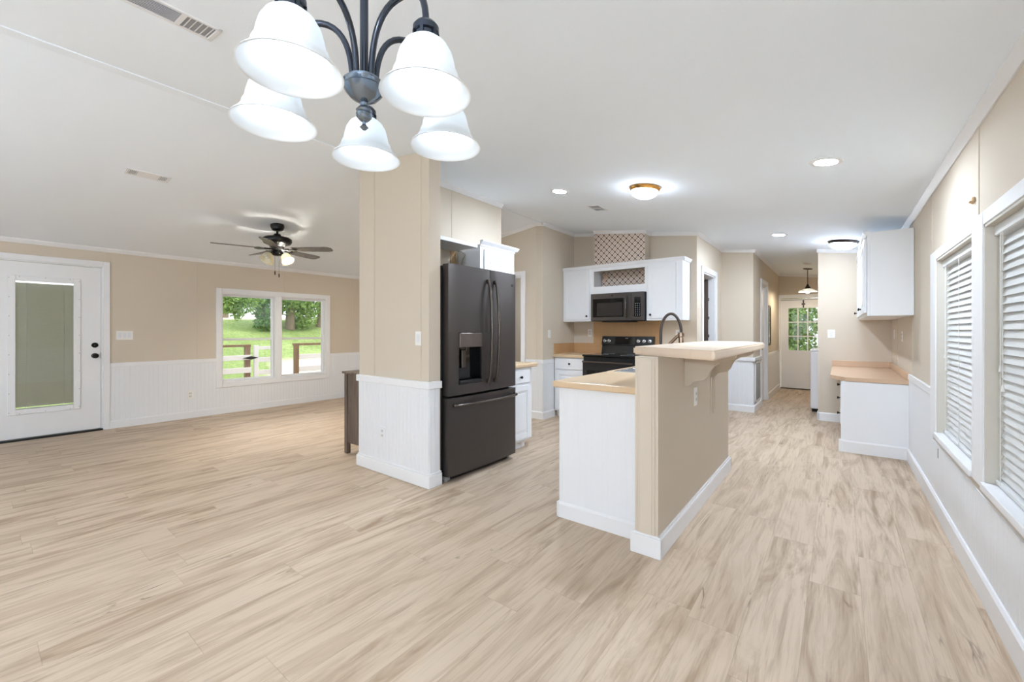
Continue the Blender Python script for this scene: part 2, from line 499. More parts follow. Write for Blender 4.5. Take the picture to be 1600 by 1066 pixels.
def wall_y(name, x0, x1, y0, y1, holes=(), seams=(), face=1, ztop=None, m=None):
    """wall running along Y; holes = (ya, yb, za, zb); face=+1: room lies on +X side"""
    mb = MB(); zt = min(cz(x0), cz(x1)) if ztop is None else ztop
    ys = [y0] + sorted([h[0] for h in holes] + [h[1] for h in holes]) + [y1]
    hs = sorted(holes)
    cur = y0
    for (a, b, za, zb) in hs:
        if a > cur: mb.box((x0, cur, 0), (x1, a, zt))
        if za > 0: mb.box((x0, a, 0), (x1, b, za))
        if zb < zt: mb.box((x0, a, zb), (x1, b, zt))
        cur = b
    if y1 > cur: mb.box((x0, cur, 0), (x1, y1, zt))
    fx = x1 if face > 0 else x0
    for sy in seams:
        if isinstance(sy, tuple): sy, z0, z1 = sy
        else: z0, z1 = .83, zt - .03
        mb.box((fx, sy - .011, z0), (fx + .004 * face, sy + .011, z1))
    return struct(name, mb, m or M['wall'])
def wall_x(name, y0, y1, x0, x1, holes=(), seams=(), face=-1, m=None, zb0=0.0):
    mb = MB(); cur = x0
    def seg(a, b, z0):
        if a < RX < b: mb.prism([(a, z0), (b, z0), (b, cz(b)), (RX, ZR), (a, cz(a))], 1, y0, y1)
        else: mb.prism([(a, z0), (b, z0), (b, cz(b)), (a, cz(a))], 1, y0, y1)
    for (a, b, za, zb) in sorted(holes):
        if a > cur: seg(cur, a, zb0)
        if za > 0: mb.box((a, y0, 0), (b, y1, za))
        seg(a, b, zb); cur = b
    if x1 > cur: seg(cur, x1, zb0)
    fy = y0 if face < 0 else y1
    for sx in seams:
        mb.box((sx - .011, fy, max(.83, zb0)), (sx + .011, fy + .004 * face, cz(sx) - .035))
    return struct(name, mb, m or M['wall'])

WIN1 = (2.36, 3.99, 0.47, 1.815)        # left double window
D1 = (0.13, 1.06, 0.0, 2.055)
wall_y('wall_left', XL - .12, XL, YB, 11.0, [D1, WIN1, (-2.6, -1.0, .6, 1.85)], [1.11, 2.06, (3.28, 1.9, 2.25), (4.54, .83, 2.25)])
FW = (3.07, 4.06, .55, 1.735); NW = (1.87, 2.86, .55, 1.735)
wall_y('wall_right', XR, XR + .12, YB, 11.0, [FW, NW, (-2.4, -.9, .55, 1.735)], [3.035, 4.33, 5.37, 6.6], face=-1)
wall_x('wall_back', YB - .12, YB, XL, XR, [(-6.4, -4.6, .5, 1.9), (-3.0, -1.0, .1, 2.05)], face=1)
wall_x('wall_column', 2.25, 2.37, -3.54, -2.57, seams=[-3.31, -2.675])
wall_y('wall_fridge', -3.54, -3.2, 2.37, 3.93, seams=[3.12], ztop=cz(-3.2))
wall_x('wall_living', 4.98, 5.10, XL, -3.30, [(-4.5, -3.67, 0, 2.05)], seams=[-3.42])
wall_y('wall_kitchen_left', -3.42, -3.30, 5.10, 5.87, ztop=cz(-3.42) )
wall_x('wall_kitchen', 5.87, 5.99, -3.42, -1.47)
wall_y('wall_pantry', -1.59, -1.47, 5.99, 7.36, [(6.16, 6.9, 0, 2.06)], seams=[7.2], ztop=cz(-1.47))
wall_x('wall_hall_stub', 7.36, 7.48, -1.59, -1.03, seams=[-1.10])
wall_y('wall_hall_left', -1.15, -1.03, 7.48, 10.85, [(8.16, 8.86, 0, 2.05)], ztop=cz(-1.03))
wall_x('wall_desk', 7.30, 7.42, -0.215, XR, seams=[-.15])
wall_x('wall_hall_end', 10.85, 10.97, -1.15, XR, [(-1.0, -.12, 0, 1.95)])
# rooms glimpsed through the doorways
wall_x('wall_bedroom', 6.9, 7.0, XL, -3.6, face=-1)
wall_y('wall_pantry_inner', -2.3, -2.2, 5.99, 7.36, ztop=2.5)
wall_y('wall_bathroom', -1.9, -1.8, 7.9, 9.2, ztop=2.5)
# chase above the range, papered
ch = MB().prism([(-2.85, 2.19), (-2.09, 2.19), (-2.09, cz(-2.09)), (-2.85, cz(-2.85))], 1, 5.67, 5.87)
struct('wall_chase', ch, M['wall'])
wp = MB().prism([(-2.845, 2.19), (-2.095, 2.19), (-2.095, cz(-2.095) - .03), (-2.845, cz(-2.845) - .03)], 1, 5.667, 5.6695)
wo_ = wp.obj('wallpaper_sheet', M['wpaper'])
tag(wo_, 'beige wallpaper with a dark lattice pattern on the chase above the range cabinets', 'wallpaper', 'lattice wallpaper above the range')
wp = MB().box((-2.80, 5.84, 1.86), (-2.02, 5.8425, 2.12))
wo_ = wp.obj('wallpaper_sheet', M['wpaper'])
tag(wo_, 'lattice wallpaper lining the open niche above the microwave', 'wallpaper', 'lattice wallpaper above the range')
MATS_torn = mat('torn_paper_back', (214, 180, 154), .8, var=.04)
tp = MB().prism([(-2.775, 2.085), (-2.70, 2.09), (-2.715, 2.03), (-2.74, 1.985), (-2.775, 1.98)], 1, 5.828, 5.831)
tag(tp.obj('torn_paper', MATS_torn), 'torn tan flap of wallpaper in the corner of the niche above the microwave', 'paper')

# --------------- crown, rails, baseboards
def crown_y(mb, x, y0, y1, d, zt=None):
    z = cz(x) if zt is None else zt
    e = SL * (1 if (x > RX) == (d > 0) else -1) * -1
    p = [(x, z - .045), (x + d * .008, z - .045), (x + d * .038, z - .008), (x + d * .038, cz(x + d * .038) + .002), (x, z + .004)]
    mb.prism(p, 1, y0, y1)
def crown_x(mb, y, x0, x1, d):
    t = bmesh.new()
    prof = [(0, -.045), (.008, -.045), (.038, -.008), (.038, .004), (0, .004)]
    A = [t.verts.new((x0, y + d * a, cz(x0) + b)) for a, b in prof]; B = [t.verts.new((x1, y + d * a, cz(x1) + b)) for a, b in prof]
    t.faces.new(A); t.faces.new(B[::-1])
    for i in range(5): t.faces.new((A[i], B[i], B[(i + 1) % 5], A[(i + 1) % 5]))
    bmesh.ops.recalc_face_normals(t, faces=t.faces); mb._merge(t)
def trim(n, mb, m='white'): return struct('trim_%d' % n, mb, M[m])
m_ = MB(); crown_y(m_, XL, YB, 4.98, 1); trim(2, m_)
m_ = MB(); crown_y(m_, XR, YB, 7.3, -1); trim(3, m_)
m_ = MB(); crown_y(m_, -3.2, 2.37, 3.93, 1); trim(4, m_)
m_ = MB(); crown_x(m_, 4.98, XL, RX, -1); crown_x(m_, 4.98, RX, -3.30, -1); trim(5, m_)
m_ = MB(); crown_y(m_, -3.3, 4.98, 5.87, 1); crown_x(m_, 5.87, -3.3, -2.85, -1); crown_x(m_, 5.67, -2.85, -2.06, -1); crown_y(m_, -2.09, 5.67, 5.87, 1); crown_x(m_, 5.87, -2.09, -1.44, -1); trim(6, m_)
m_ = MB(); crown_y(m_, -1.47, 5.87, 7.36, 1); crown_x(m_, 7.36, -1.47, -1.0, -1); crown_y(m_, -1.03, 7.36, 10.85, 1); trim(7, m_)
m_ = MB(); crown_x(m_, 7.30, -.24, XR, -1); crown_x(m_, 10.85, -1.03, XR, -1); trim(8, m_)

BBH = .105
def base_y(mb, x, y0, y1, d, h=BBH, t=.016):
    mb.prism([(x, 0), (x + d * t, 0), (x + d * t, h - .012), (x + d * t * .5, h), (x, h)], 1, y0, y1)
def base_x(mb, y, x0, x1, d, h=BBH, t=.016):
    mb.prism([(y, 0), (y + d * t, 0), (y + d * t, h - .012), (y + d * t * .5, h), (y, h)], 0, x0, x1)
def bead_y(mb, x, y0, y1, d, z0=.0, z1=.8, pitch=.048, t=.008):
    """grooved board: profile extruded in z"""
    pts = []
    n = max(1, int(round((y1 - y0) / pitch))); p = (y1 - y0) / n
    out = []
    for k in range(n):
        a = y0 + k * p
        out += [(x + d * (t - .0022), a), (x + d * t, a + .003), (x + d * t, a + p - .003), (x + d * (t - .0022), a + p)]
    poly = [(x, y0)] + out + [(x, y1)]
    mb.prism(poly, 2, z0, z1)
def bead_x(mb, y, x0, x1, d, z0=.0, z1=.8, pitch=.048, t=.008, gd=.0022):
    n = max(1, int(round((x1 - x0) / pitch))); p = (x1 - x0) / n; out = []
    for k in range(n):
        a = x0 + k * p
        out += [(a, y + d * (t - gd)), (a + .003, y + d * t), (a + p - .003, y + d * t), (a + p, y + d * (t - gd))]
    mb.prism([(x0, y)] + out + [(x1, y)], 2, z0, z1)
RT, RB = .838, .785
def rail_y(mb, x, y0, y1, d, t=.02): mb.box((x, y0, RB), (x + d * t, y1, RT), .003)
def rail_x(mb, y, x0, x1, d, t=.02): mb.box((x0, y, RB), (x1, y + d * t, RT), .003)
# left wall
m_ = MB(); bead_y(m_, XL, 1.125, 2.285, 1, 0, RB); bead_y(m_, XL, 4.065, 4.98, 1, 0, RB); bead_y(m_, XL, 2.285, 4.065, 1, 0, .39); trim(9, m_, 'bead')
m_ = MB(); rail_y(m_, XL, 1.125, 2.285, 1, .015); rail_y(m_, XL, 4.065, 4.98, 1, .015); trim(10, m_)
m_ = MB(); base_y(m_, XL + .008, 1.125, 4.98, 1, .1, .008); struct('baseboard_left', m_, M['bead'])
# column
m_ = MB(); bead_x(m_, 2.25, -3.54, -2.57, -1, 0, RB); bead_y(m_, -2.57, 2.25, 2.355, 1, 0, RB, .05); trim(11, m_, 'bead')
m_ = MB(); m_.box((-3.556, 2.224, RB), (-2.546, 2.37, RT + .006), .004); trim(12, m_)
m_ = MB(); m_.box((-3.556, 2.226, 0), (-2.546, 2.37, .1), .004); m_.box((-3.55, 2.234, .1), (-2.552, 2.37, .114), .004); struct('baseboard_column', m_, M['white'])
m_ = MB(); bead_y(m_, -3.54, 2.37, 3.93, -1, 0, RB); trim(13, m_, 'bead')
# right wall
m_ = MB(); bead_y(m_, XR, YB, 5.58, -1, 0, .47); bead_y(m_, XR, 4.26, 5.58, -1, .47, RB); bead_y(m_, XR, -.75, 1.7, -1, .47, RB); trim(14, m_, 'bead')
m_ = MB(); rail_y(m_, XR, 4.27, 5.50, -1); rail_y(m_, XR, -.75, 1.7, -1); trim(15, m_)
m_ = MB(); base_y(m_, XR - .008, YB, 5.56, -1, .12); struct('baseboard_right', m_, M['white'])
# living hallway wall and corner to kitchen
m_ = MB(); bead_x(m_, 4.98, XL, -4.59, -1, 0, RB); bead_x(m_, 4.98, -3.59, -3.3, -1, 0, RB, .05); bead_y(m_, -3.3, 4.98, 5.27, 1, 0, RB, .05); trim(16, m_, 'bead')
m_ = MB(); rail_x(m_, 4.98, XL, -4.59, -1); rail_x(m_, 4.98, -3.59, -3.28, -1); rail_y(m_, -3.3, 4.9801, 5.26, 1); trim(17, m_)
m_ = MB(); base_x(m_, 4.972, XL, -4.59, -1); base_x(m_, 4.972, -3.59, -3.28, -1); base_y(m_, -3.292, 4.957, 5.26, 1); struct('baseboard_living', m_, M['white'])
# hall
m_ = MB(); bead_x(m_, 7.36, -1.47, -1.03, -1, 0, RB, .06); bead_y(m_, -1.03, 7.36, 8.08, 1, 0, RB, .06); bead_y(m_, -1.03, 8.94, 10.85, 1, 0, RB, .06); trim(18, m_, 'bead')
m_ = MB(); m_.box((-1.47, 7.33, RB), (-1.0, 7.36, RT), .004); m_.box((-1.03, 7.34, RB), (-1.0, 8.08, RT), .004); rail_y(m_, -1.03, 8.94, 10.85, 1); trim(19, m_)
m_ = MB(); base_x(m_, 7.352, -1.47, -1.006, -1); base_y(m_, -1.022, 7.337, 8.08, 1); base_y(m_, -1.022, 8.94, 10.83, 1); struct('baseboard_hall', m_, M['white'])
m_ = MB(); base_x(m_, 7.30, -.225, .06, -1, .115); m_.box((-.235, 7.284, 0), (-.215, 7.42, .115), .003); struct('baseboard_desk', m_, M['white'])
m_ = MB(); bead_y(m_, -1.47, 5.87, 6.07, 1, 0, RB); bead_y(m_, -1.47, 6.99, 7.36, 1, 0, RB); trim(20, m_, 'bead')
# corner bead pieces
m_ = MB(); m_.box((-.225, 7.292, .115), (-.195, 7.30, cz(-.2) - .04)); m_.box((-2.585, 2.246, RT + .006), (-2.567, 2.256, cz(-2.57) - .01)); trim(21, m_, 'wall')

# ---------------- casings
def casing_y(mb, x, d, y0, y1, z0, z1, w=.07, t=.018, sill=False):
    a, b = x, x + d * t
    mb.box((a, y0 - w, z0 - (w if sill else 0)), (b, y0, z1 + w), .003)
    mb.box((a, y1, z0 - (w if sill else 0)), (b, y1 + w, z1 + w), .003)
    mb.box((a, y0, z1), (b, y1, z1 + w), .003)
    if sill: mb.box((a, y0, z0 - w), (b, y1, z0), .003)
def casing_x(mb, y, d, x0, x1, z1, w=.07, t=.018):
    a, b = y, y + d * t
    mb.box((x0 - w, a, 0), (x0, b, z1 + w), .003); mb.box((x1, a, 0), (x1 + w, b, z1 + w), .003); mb.box((x0, a, z1), (x1, b, z1 + w), .003)

# ================= window_1 : double window in the left wall
def window_left():
    W1 = structe('window_1', (XL, 3.175, .47))
    T = (XL, 3.175, .47)
    def P(mb, n, m, par=W1, **k):
        bmesh.ops.translate(mb.bm, verts=mb.bm.verts, vec=-Vector(T)); return mb.obj(n, m, par, **k)
    y0, y1, z0, z1 = WIN1
    m = MB(); casing_y(m, XL, 1, y0, y1, z0, z1, .076, .02, True); P(m, 'window_casing', M['white'])
    m = MB(); m.box((XL - .11, 3.13, z0), (XL + .012, 3.22, z1), .003); P(m, 'mullion', M['white'])
    m = MB()
    for a, b in ((y0, 3.13), (3.22, y1)):
        m.box((XL - .115, a, z0), (XL, a + .012, z1)); m.box((XL - .115, b - .012, z0), (XL, b, z1)); m.box((XL - .114, a + .012, z1 - .012), (XL - .0005, b - .012, z1)); m.box((XL - .114, a + .012, z0), (XL - .0005, b - .012, z0 + .012))
    P(m, 'jamb', M['white'])
    for a, b in ((y0 + .012, 3.118), (3.232, y1 - .012)):
        m = MB(); x0, x1 = XL - .095, XL - .07
        m.box((x0, a, z0 + .012), (x1, a + .028, z1 - .012)); m.box((x0, b - .028, z0 + .012), (x1, b, z1 - .012))
        m.box((x0, a + .028, z0 + .012), (x1, b - .028, z0 + .04)); m.box((x0, a + .028, z1 - .04), (x1, b - .028, z1 - .012)); m.box((x0 - .01, a + .001, 1.10), (x1 + .004, b - .001, 1.135), .003)
        s = P(m, 'sash', M['white'])
        m = MB(); m.box((XL - .084, a + .02, z0 + .03), (XL - .081, b - .02, z1 - .03))
        g = P(m, 'pane', M['glass'], par=s)
window_left()

# ================= windows on the right with blinds
def window_right(n, y0, y1, z0, z1, blind=True, lab=None):
    T = (XR, (y0 + y1) / 2, z0)
    W_ = structe('window_%d' % n, T)
    def P(mb, nm, m, par=W_, **k):
        bmesh.ops.translate(mb.bm, verts=mb.bm.verts, vec=-Vector(T)); return mb.obj(nm, m, par, **k)
    m = MB(); wl = .17 if n == 3 else .165
    a, b = XR, XR - .02
    left = .085  # far-side casing width (towards +Y)
    m.box((a, y1, z0 - .03), (b, y1 + (.205 if n == 2 else .17), z1 + .065), .003) if n == 2 else m.box((a, y1, z0 - .03), (b - .001, y1 + .165, z1 + .065), .003)
    m.box((a, y0 - (.042 if n == 2 else .12), z0 - .03), (b, y0, z1 + .065), .003)
    m.box((a, y0, z1), (b, y1, z1 + .065), .003); P(m, 'window_casing', M['white'])
    m = MB(); m.box((XR - .03, y0 + .001, z0 - .03), (XR + .1, y1 - .001, z0 + .005), .003); P(m, 'window_sill', M['white'])
    m = MB()
    m.box((XR - .015, y0 - .001, z0), (XR + .1, y0 + .012, z1)); m.box((XR - .015, y1 - .012, z0), (XR + .1, y1 + .001, z1)); m.box((XR - .015, y0, z1 - .012), (XR + .1, y1, z1 + .001))
    P(m, 'jamb', mat('jamb_wallboard', (206, 200, 188), .6, var=.03, scale=30))
    m = MB(); x0, x1 = XR + .085, XR + .11
    m.box((x0, y0, z0), (x1, y0 + .03, z1)); m.box((x0, y1 - .03, z0), (x1, y1, z1)); m.box((x0, y0 + .03, z0), (x1, y1 - .03, z0 + .03)); m.box((x0, y0 + .03, z1 - .03), (x1, y1 - .03, z1)); m.box((x0, y0 + .03, 1.12), (x1, y1 - .03, 1.15))
    s = P(m, 'sash', M['white'])
    m = MB(); m.box((XR + .096, y0 + .02, z0 + .02), (XR + .099, y1 - .02, z1 - .02)); P(m, 'pane', M['glass'], par=s)
    if not blind: return
    xb = XR + .042
    t = thing('window_blind', lab, 'blind', (xb, (y0 + y1) / 2, z0), 0, 'white horizontal blinds in the right wall')
    T2 = (xb, (y0 + y1) / 2, z0)
    def Q(mb, nm, m, par=t, **k):
        bmesh.ops.translate(mb.bm, verts=mb.bm.verts, vec=-Vector(T2)); return mb.obj(nm, m, par, **k)
    ya, yb = y0 + .02, y1 - .02
    m = MB(); m.box((xb - .03, ya - .005, z1 - .06), (xb + .03, yb + .005, z1 - .012), .004); Q(m, 'head_rail', M['blind'])
    m = MB(); z = z1 - .085
    while z > z0 + .055:
        mt = Matrix.Translation((xb, (ya + yb) / 2, z)) @ Matrix.Rotation(R(-69 + random.uniform(-2.5, 2.5)), 4, 'Y')
        m.box((-.026, -(yb - ya) / 2, -.0014), (.026, (yb - ya) / 2, .0014), 0, mt); z -= .037
    Q(m, 'slats', M['blind'])
    m = MB(); m.box((xb - .026, ya, z0 + .009), (xb + .022, yb, z0 + .03), .003); Q(m, 'bottom_rail', M['blind'])
    m = MB()
    for yy in (ya + .08, (ya + yb) / 2, yb - .08):
        m.cyl((xb - .028, yy, z0 + .02), (xb - .028, yy, z1 - .06), .0014, 6); m.cyl((xb + .026, yy, z0 + .02), (xb + .026, yy, z1 - .06), .0014, 6)
    Q(m, 'ladder_cord', M['cord'])
    m = MB(); yy = yb - .14; m.tube([(xb - .033, yy, z1 - .06), (xb - .035, yy + .004, 1.4), (xb - .034, yy - .004, 1.02)], .0016, 6); m.lathe([(0, -.03), (.006, -.028), (.003, 0), (0, 0)], (xb - .034, yy - .004, 1.02), 8)
    m.tube([(xb - .033, yy + .03, z1 - .06), (xb - .035, yy + .026, 1.3), (xb - .034, yy + .03, 1.1)], .0016, 6); m.lathe([(0, -.03), (.006, -.028), (.003, 0), (0, 0)], (xb - .034, yy + .03, 1.1), 8)
    Q(m, 'pull_cord', M['cord'])
window_right(2, *FW, True, 'white horizontal slat blind in the window nearer the desk counter')
window_right(3, *NW, True, 'white horizontal slat blind in the window cut by the right edge of the photo')
window_right(4, -2.4, -.9, .55, 1.735, False)  # unseen window behind the camera, added for extra daylight
# unseen plain windows behind the camera, added to let in more daylight
for n, (a, b, z0, z1) in ((5, (-6.4, -4.6, .5, 1.9)), (6, (-3.0, -1.0, .1, 2.05))):
    W_ = structe('window_%d' % n, ((a + b) / 2, YB, z0)); T = ((a + b) / 2, YB, z0)
    m = MB(); w = .07; y0, y1 = YB - .08, YB + .015
    m.box((a - w, y1 - .015, z0 - w), (a, y1, z1 + w)); m.box((b, y1 - .015, z0 - w), (b + w, y1, z1 + w)); m.box((a, y1 - .015, z1), (b, y1, z1 + w)); m.box((a, y1 - .015, z0 - w), (b, y1, z0))
    m.box(((a + b) / 2 - .03, y0, z0), ((a + b) / 2 + .03, y0 + .04, z1))
    bmesh.ops.translate(m.bm, verts=m.bm.verts, vec=-Vector(T)); m.obj('window_casing', M['white'], W_)
    m = MB(); m.box((a, y0 + .015, z0), (b, y0 + .018, z1)); bmesh.ops.translate(m.bm, verts=m.bm.verts, vec=-Vector(T)); m.obj('pane', M['glass'], W_)
W_ = structe('window_7', (XL, -1.8, .6)); T = (XL, -1.8, .6)  # another unseen window, added to brighten the room
m = MB(); casing_y(m, XL, 1, -2.6, -1.0, .6, 1.85, .07, .02, True); bmesh.ops.translate(m.bm, verts=m.bm.verts, vec=-Vector(T)); m.obj('window_casing', M['white'], W_)
m = MB(); m.box((XL - .09, -2.6, .6), (XL - .087, -1.0, 1.85)); bmesh.ops.translate(m.bm, verts=m.bm.verts, vec=-Vector(T)); m.obj('pane', M['glass'], W_)

# ================= doors
def door_left():
    y0, y1, z0, z1 = D1
    T = (XL, (y0 + y1) / 2, 0); D = structe('door_1', T)
    def P(mb, n, m, par=D, **k):
        bmesh.ops.translate(mb.bm, verts=mb.bm.verts, vec=-Vector(T)); return mb.obj(n, m, par, **k)
    m = MB(); casing_y(m, XL, 1, y0, y1, 0, z1, .066, .02); P(m, 'door_casing', M['white'])
    m = MB(); m.box((XL - .115, y0, .02), (XL + .0, y0 + .012, z1)); m.box((XL - .115, y1 - .012, .02), (XL, y1, z1)); m.box((XL - .115, y0, z1 - .012), (XL, y1, z1)); P(m, 'jamb', M['white'])
    m = MB(); m.box((XL - .12, y0, 0), (XL + .03, y1, .022), .003); P(m, 'threshold', M['blackp'])
    a, b = y0 + .017, y1 - .017; xa, xb = XL - .05, XL - .006
    ga, gb, gz0, gz1 = .335, .815, .345, 1.83
    m = MB(); m.box((xa, a, .028), (xb, ga, z1 - .017)); m.box((xa, gb, .028), (xb, b, z1 - .017)); m.box((xa, ga, .028), (xb, gb, gz0)); m.box((xa, ga, gz1), (xb, gb, z1 - .017)); P(m, 'door_leaf', M['white'])
    m = MB(); w = .05
    for (q0, q1, r0, r1) in ((ga - w, ga + .012, gz0 - w, gz1 + w), (gb - .012, gb + w, gz0 - w, gz1 + w), (ga + .012, gb - .012, gz0 - w, gz0 + .012), (ga + .012, gb - .012, gz1 - .012, gz1 + w)):
        m.box((xb, q0, r0), (xb + .012, q1, r1), .004)
    lf = P(m, 'lite_frame', M['white'])
    m = MB()
    for k in range(8):
        z = gz0 - .02 + k * (gz1 - gz0 + .04) / 7
        for q in (ga - w + .012, gb + w - .012): m.lathe([(0, 0), (.0045, 0), (.0045, .002), (0, .002)], (xb + .012, q, z), 8, Matrix.Rotation(R(90), 4, 'Y'))
    for k in range(3):
        q = ga + .04 + k * (gb - ga - .08) / 2
        for z in (gz0 - w + .014, gz1 + w - .014): m.lathe([(0, 0), (.0045, 0), (.0045, .002), (0, .002)], (xb + .012, q, z), 8, Matrix.Rotation(R(90), 4, 'Y'))
    P(m, 'screw', M['grille'], par=lf)
    m = MB(); m.box((xb - .008, ga, gz0), (xb - .004, gb, gz1)); P(m, 'pane', M['glass'])
    # enclosed mini blind
    m = MB(); z = gz1 - .035
    while z > gz0 + .03:
        mt = Matrix.Translation((xa + .018, (ga + gb) / 2, z)) @ Matrix.Rotation(R(-55), 4, 'Y')
        m.box((-.0075, -(gb - ga) / 2 + .006, -.0005), (.0075, (gb - ga) / 2 - .006, .0005), 0, mt); z -= .0115
    P(m, 'mini_blind', mat('olive_blind', (204, 204, 188), .55, var=.02))
    m = MB()
    for q in (ga + .095, gb - .09): m.cyl((xa + .03, q, gz0), (xa + .03, q, gz1), .0018, 6)
    m.box((xa + .02, ga + .005, gz0 + .002), (xa + .034, gb - .005, gz0 + .018)); P(m, 'blind_rail', M['cord'])
    for z in (1.07, .938):
        m = MB(); rt = Matrix.Rotation(R(90), 4, 'Y')
        if z > 1: m.lathe([(0, 0), (.032, 0), (.032, .006), (.026, .012), (0, .014)], (xb, .99, z), 24, rt); m.box((xb + .012, .984, z - .016), (xb + .028, .996, z + .016), .003); P(m, 'deadbolt', M['black'], smooth=40)
        else: m.lathe([(0, 0), (.033, 0), (.033, .005), (.014, .01), (.013, .03), (.024, .036), (.031, .048), (.028, .06), (0, .064)], (xb, .99, z), 24, rt); P(m, 'door_knob', M['black'], smooth=40)
    m = MB(); m.box((xb, b - .003, .9), (xb + .004, b + .012, .98)); P(m, 'strike_plate', M['grille'])
door_left()

def door_hall():
    T = (-.56, 10.85, 0); D = structe('door_2', T)
    def P(mb, n, m, par=D, **k):
        bmesh.ops.translate(mb.bm, verts=mb.bm.verts, vec=-Vector(T)); return mb.obj(n, m, par, **k)
    x0, x1, z1 = -1.0, -.12, 1.95
    m = MB(); m.box((x0 - .03, 10.83, 0), (x0, 10.85, z1 + .075), .003); m.box((x1, 10.83, 0), (x1 + .07, 10.85, z1 + .075), .003); m.box((x0, 10.83, z1), (x1, 10.85, z1 + .075), .003); P(m, 'door_casing', M['white'])
    a, b = x0 + .01, x1 - .01; g0, g1, h0, h1 = -.855, -.34, .83, 1.735
    ya, yb = 10.865, 10.905
    m = MB(); m.box((a, ya, .03), (g0, yb, z1 - .015)); m.box((g1, ya, .03), (b, yb, z1 - .015)); m.box((g0, ya, .03), (g1, yb, h0)); m.box((g0, ya, h1), (g1, yb, z1 - .015)); P(m, 'door_leaf', M['white'])
    m = MB(); w = .025
    m.box((g0 - w, ya - .01, h0 - w), (g0, ya, h1 + w)); m.box((g1, ya - .01, h0 - w), (g1 + w, ya, h1 + w)); m.box((g0, ya - .01, h0 - w), (g1, ya, h0)); m.box((g0, ya - .01, h1), (g1, ya, h1 + w))
    for k in (1, 2):
        q = g0 + (g1 - g0) * k / 3; m.box((q - .011, ya - .008, h0), (q + .011, ya + .01, h1))
        q = h0 + (h1 - h0) * k / 3; m.box((g0, ya - .0072, q - .011), (g1, ya + .0092, q + .011))
    P(m, 'muntin', M['white'])
    m = MB(); m.box((g0, ya + .014, h0), (g1, ya + .017, h1)); P(m, 'pane', M['glass'])
    m = MB(); m.box((x0, 10.83, 0), (x1, 10.95, .018)); P(m, 'threshold', M['pantry'])
    m = MB(); m.box((-.60, ya - .014, 1.74), (-.575, ya - .002, 1.90), .002); m.box((-.62, ya - .016, 1.80), (-.555, ya - .004, 1.835), .002); P(m, 'door_latch', M['bronze'])
    m = MB(); m.box((a, ya - .006, z1 - .05), (b, ya - .001, z1 - .035)); P(m, 'sweep', M['grille'])
door_hall()

def opening_y(n, xface, d, y0, y1, z1, w=.075, x_in=.12, leaf=None):
    T = (xface, (y0 + y1) / 2, 0); D = structe('door_%d' % n, T)
    def P(mb, nm, m, par=D, **k):
        bmesh.ops.translate(mb.bm, verts=mb.bm.verts, vec=-Vector(T)); return mb.obj(nm, m, par, **k)
    m = MB(); casing_y(m, xface, d, y0, y1, 0, z1, w, .02); P(m, 'door_casing', M['white'])
    m = MB(); xa, xb = xface - d * x_in, xface
    m.box((xa, y0, 0), (xb, y0 + .018, z1)); m.box((xa, y1 - .018, 0), (xb, y1, z1)); m.box((xa, y0, z1 - .018), (xb, y1, z1)); P(m, 'jamb', M['white'])
    return D, P
D3, P3 = opening_y(3, -1.47, 1, 6.16, 6.9, 2.06)
m = MB(); mt = Matrix.Translation((-1.555, 6.86, .02)) @ Matrix.Rotation(R(12), 4, 'Z')
m.box((-.64, -.035, 0), (0, 0, 2.0), .003, mt); P3(m, 'door_leaf', M['pantry'])
m = MB()
for z in (.3, .78, 1.15, 1.42, 1.7):
    m.box((-1.58, 6.868, z), (-1.545, 6.885, z + .045), .002)
P3(m, 'hinge', M['steel'])
m = MB()
for z in (.4, .8, 1.2, 1.6): m.box((-2.2, 6.0, z), (-1.95, 7.3, z + .02))
ps = m.obj('pantry_shelf', M['pantry']); tag(ps, 'dark brown pantry shelving seen through the narrow side doorway beyond the range', 'shelf')
D4, P4 = opening_y(4, -1.03, 1, 8.16, 8.86, 2.05)
m = MB(); m.box((-1.10, 8.18, .015), (-1.065, 8.84, 2.03), .003); P4(m, 'door_leaf', M['white'])
m = MB(); m.lathe([(0, 0), (.026, 0), (.01, .01), (.01, .03), (.026, .045), (0, .055)], (-1.065, 8.26, .95), 16, Matrix.Rotation(R(90), 4, 'Y')); P4(m, 'door_knob', M['bronze'])
T = (-4.08, 4.98, 0); D5 = structe('door_5', T)
m = MB(); casing_x(m, 4.98, -1, -4.5, -3.67, 2.05); bmesh.ops.translate(m.bm, verts=m.bm.verts, vec=-Vector(T)); m.obj('door_casing', M['white'], D5)
m = MB(); m.box((-4.5, 4.98, 0), (-4.482, 5.1, 2.05)); m.box((-3.688, 4.98, 0), (-3.67, 5.1, 2.05)); m.box((-4.5, 4.98, 2.032), (-3.67, 5.1, 2.05)); bmesh.ops.translate(m.bm, verts=m.bm.verts, vec=-Vector(T)); m.obj('jamb', M['white'], D5)
#NEXT

# ================================================================ THINGS
class Th:
    """a thing: Empty at its base T; parts are given in world coordinates"""
    def __init__(s, name, label, cat, T, group=None):
        s.T = Vector(T); s.e = thing(name, label, cat, T, 0, group)
    def part(s, mb, name, m, par=None, smooth=None, label=None):
        bmesh.ops.translate(mb.bm, verts=mb.bm.verts, vec=-s.T)
        o = mb.obj(name, m, par or s.e, smooth)
        if label: o['label'] = label
        return o
ROTX = Matrix.Rotation(R(90), 4, 'Y')     # lathe axis z -> +X
ROTNX = Matrix.Rotation(R(-90), 4, 'Y')   # -> -X
ROTNY = Matrix.Rotation(R(90), 4, 'X')    # -> -Y
KNOB = [(0, 0), (.007, 0), (.006, .012), (.014, .017), (.0155, .022), (.012, .027), (0, .029)]

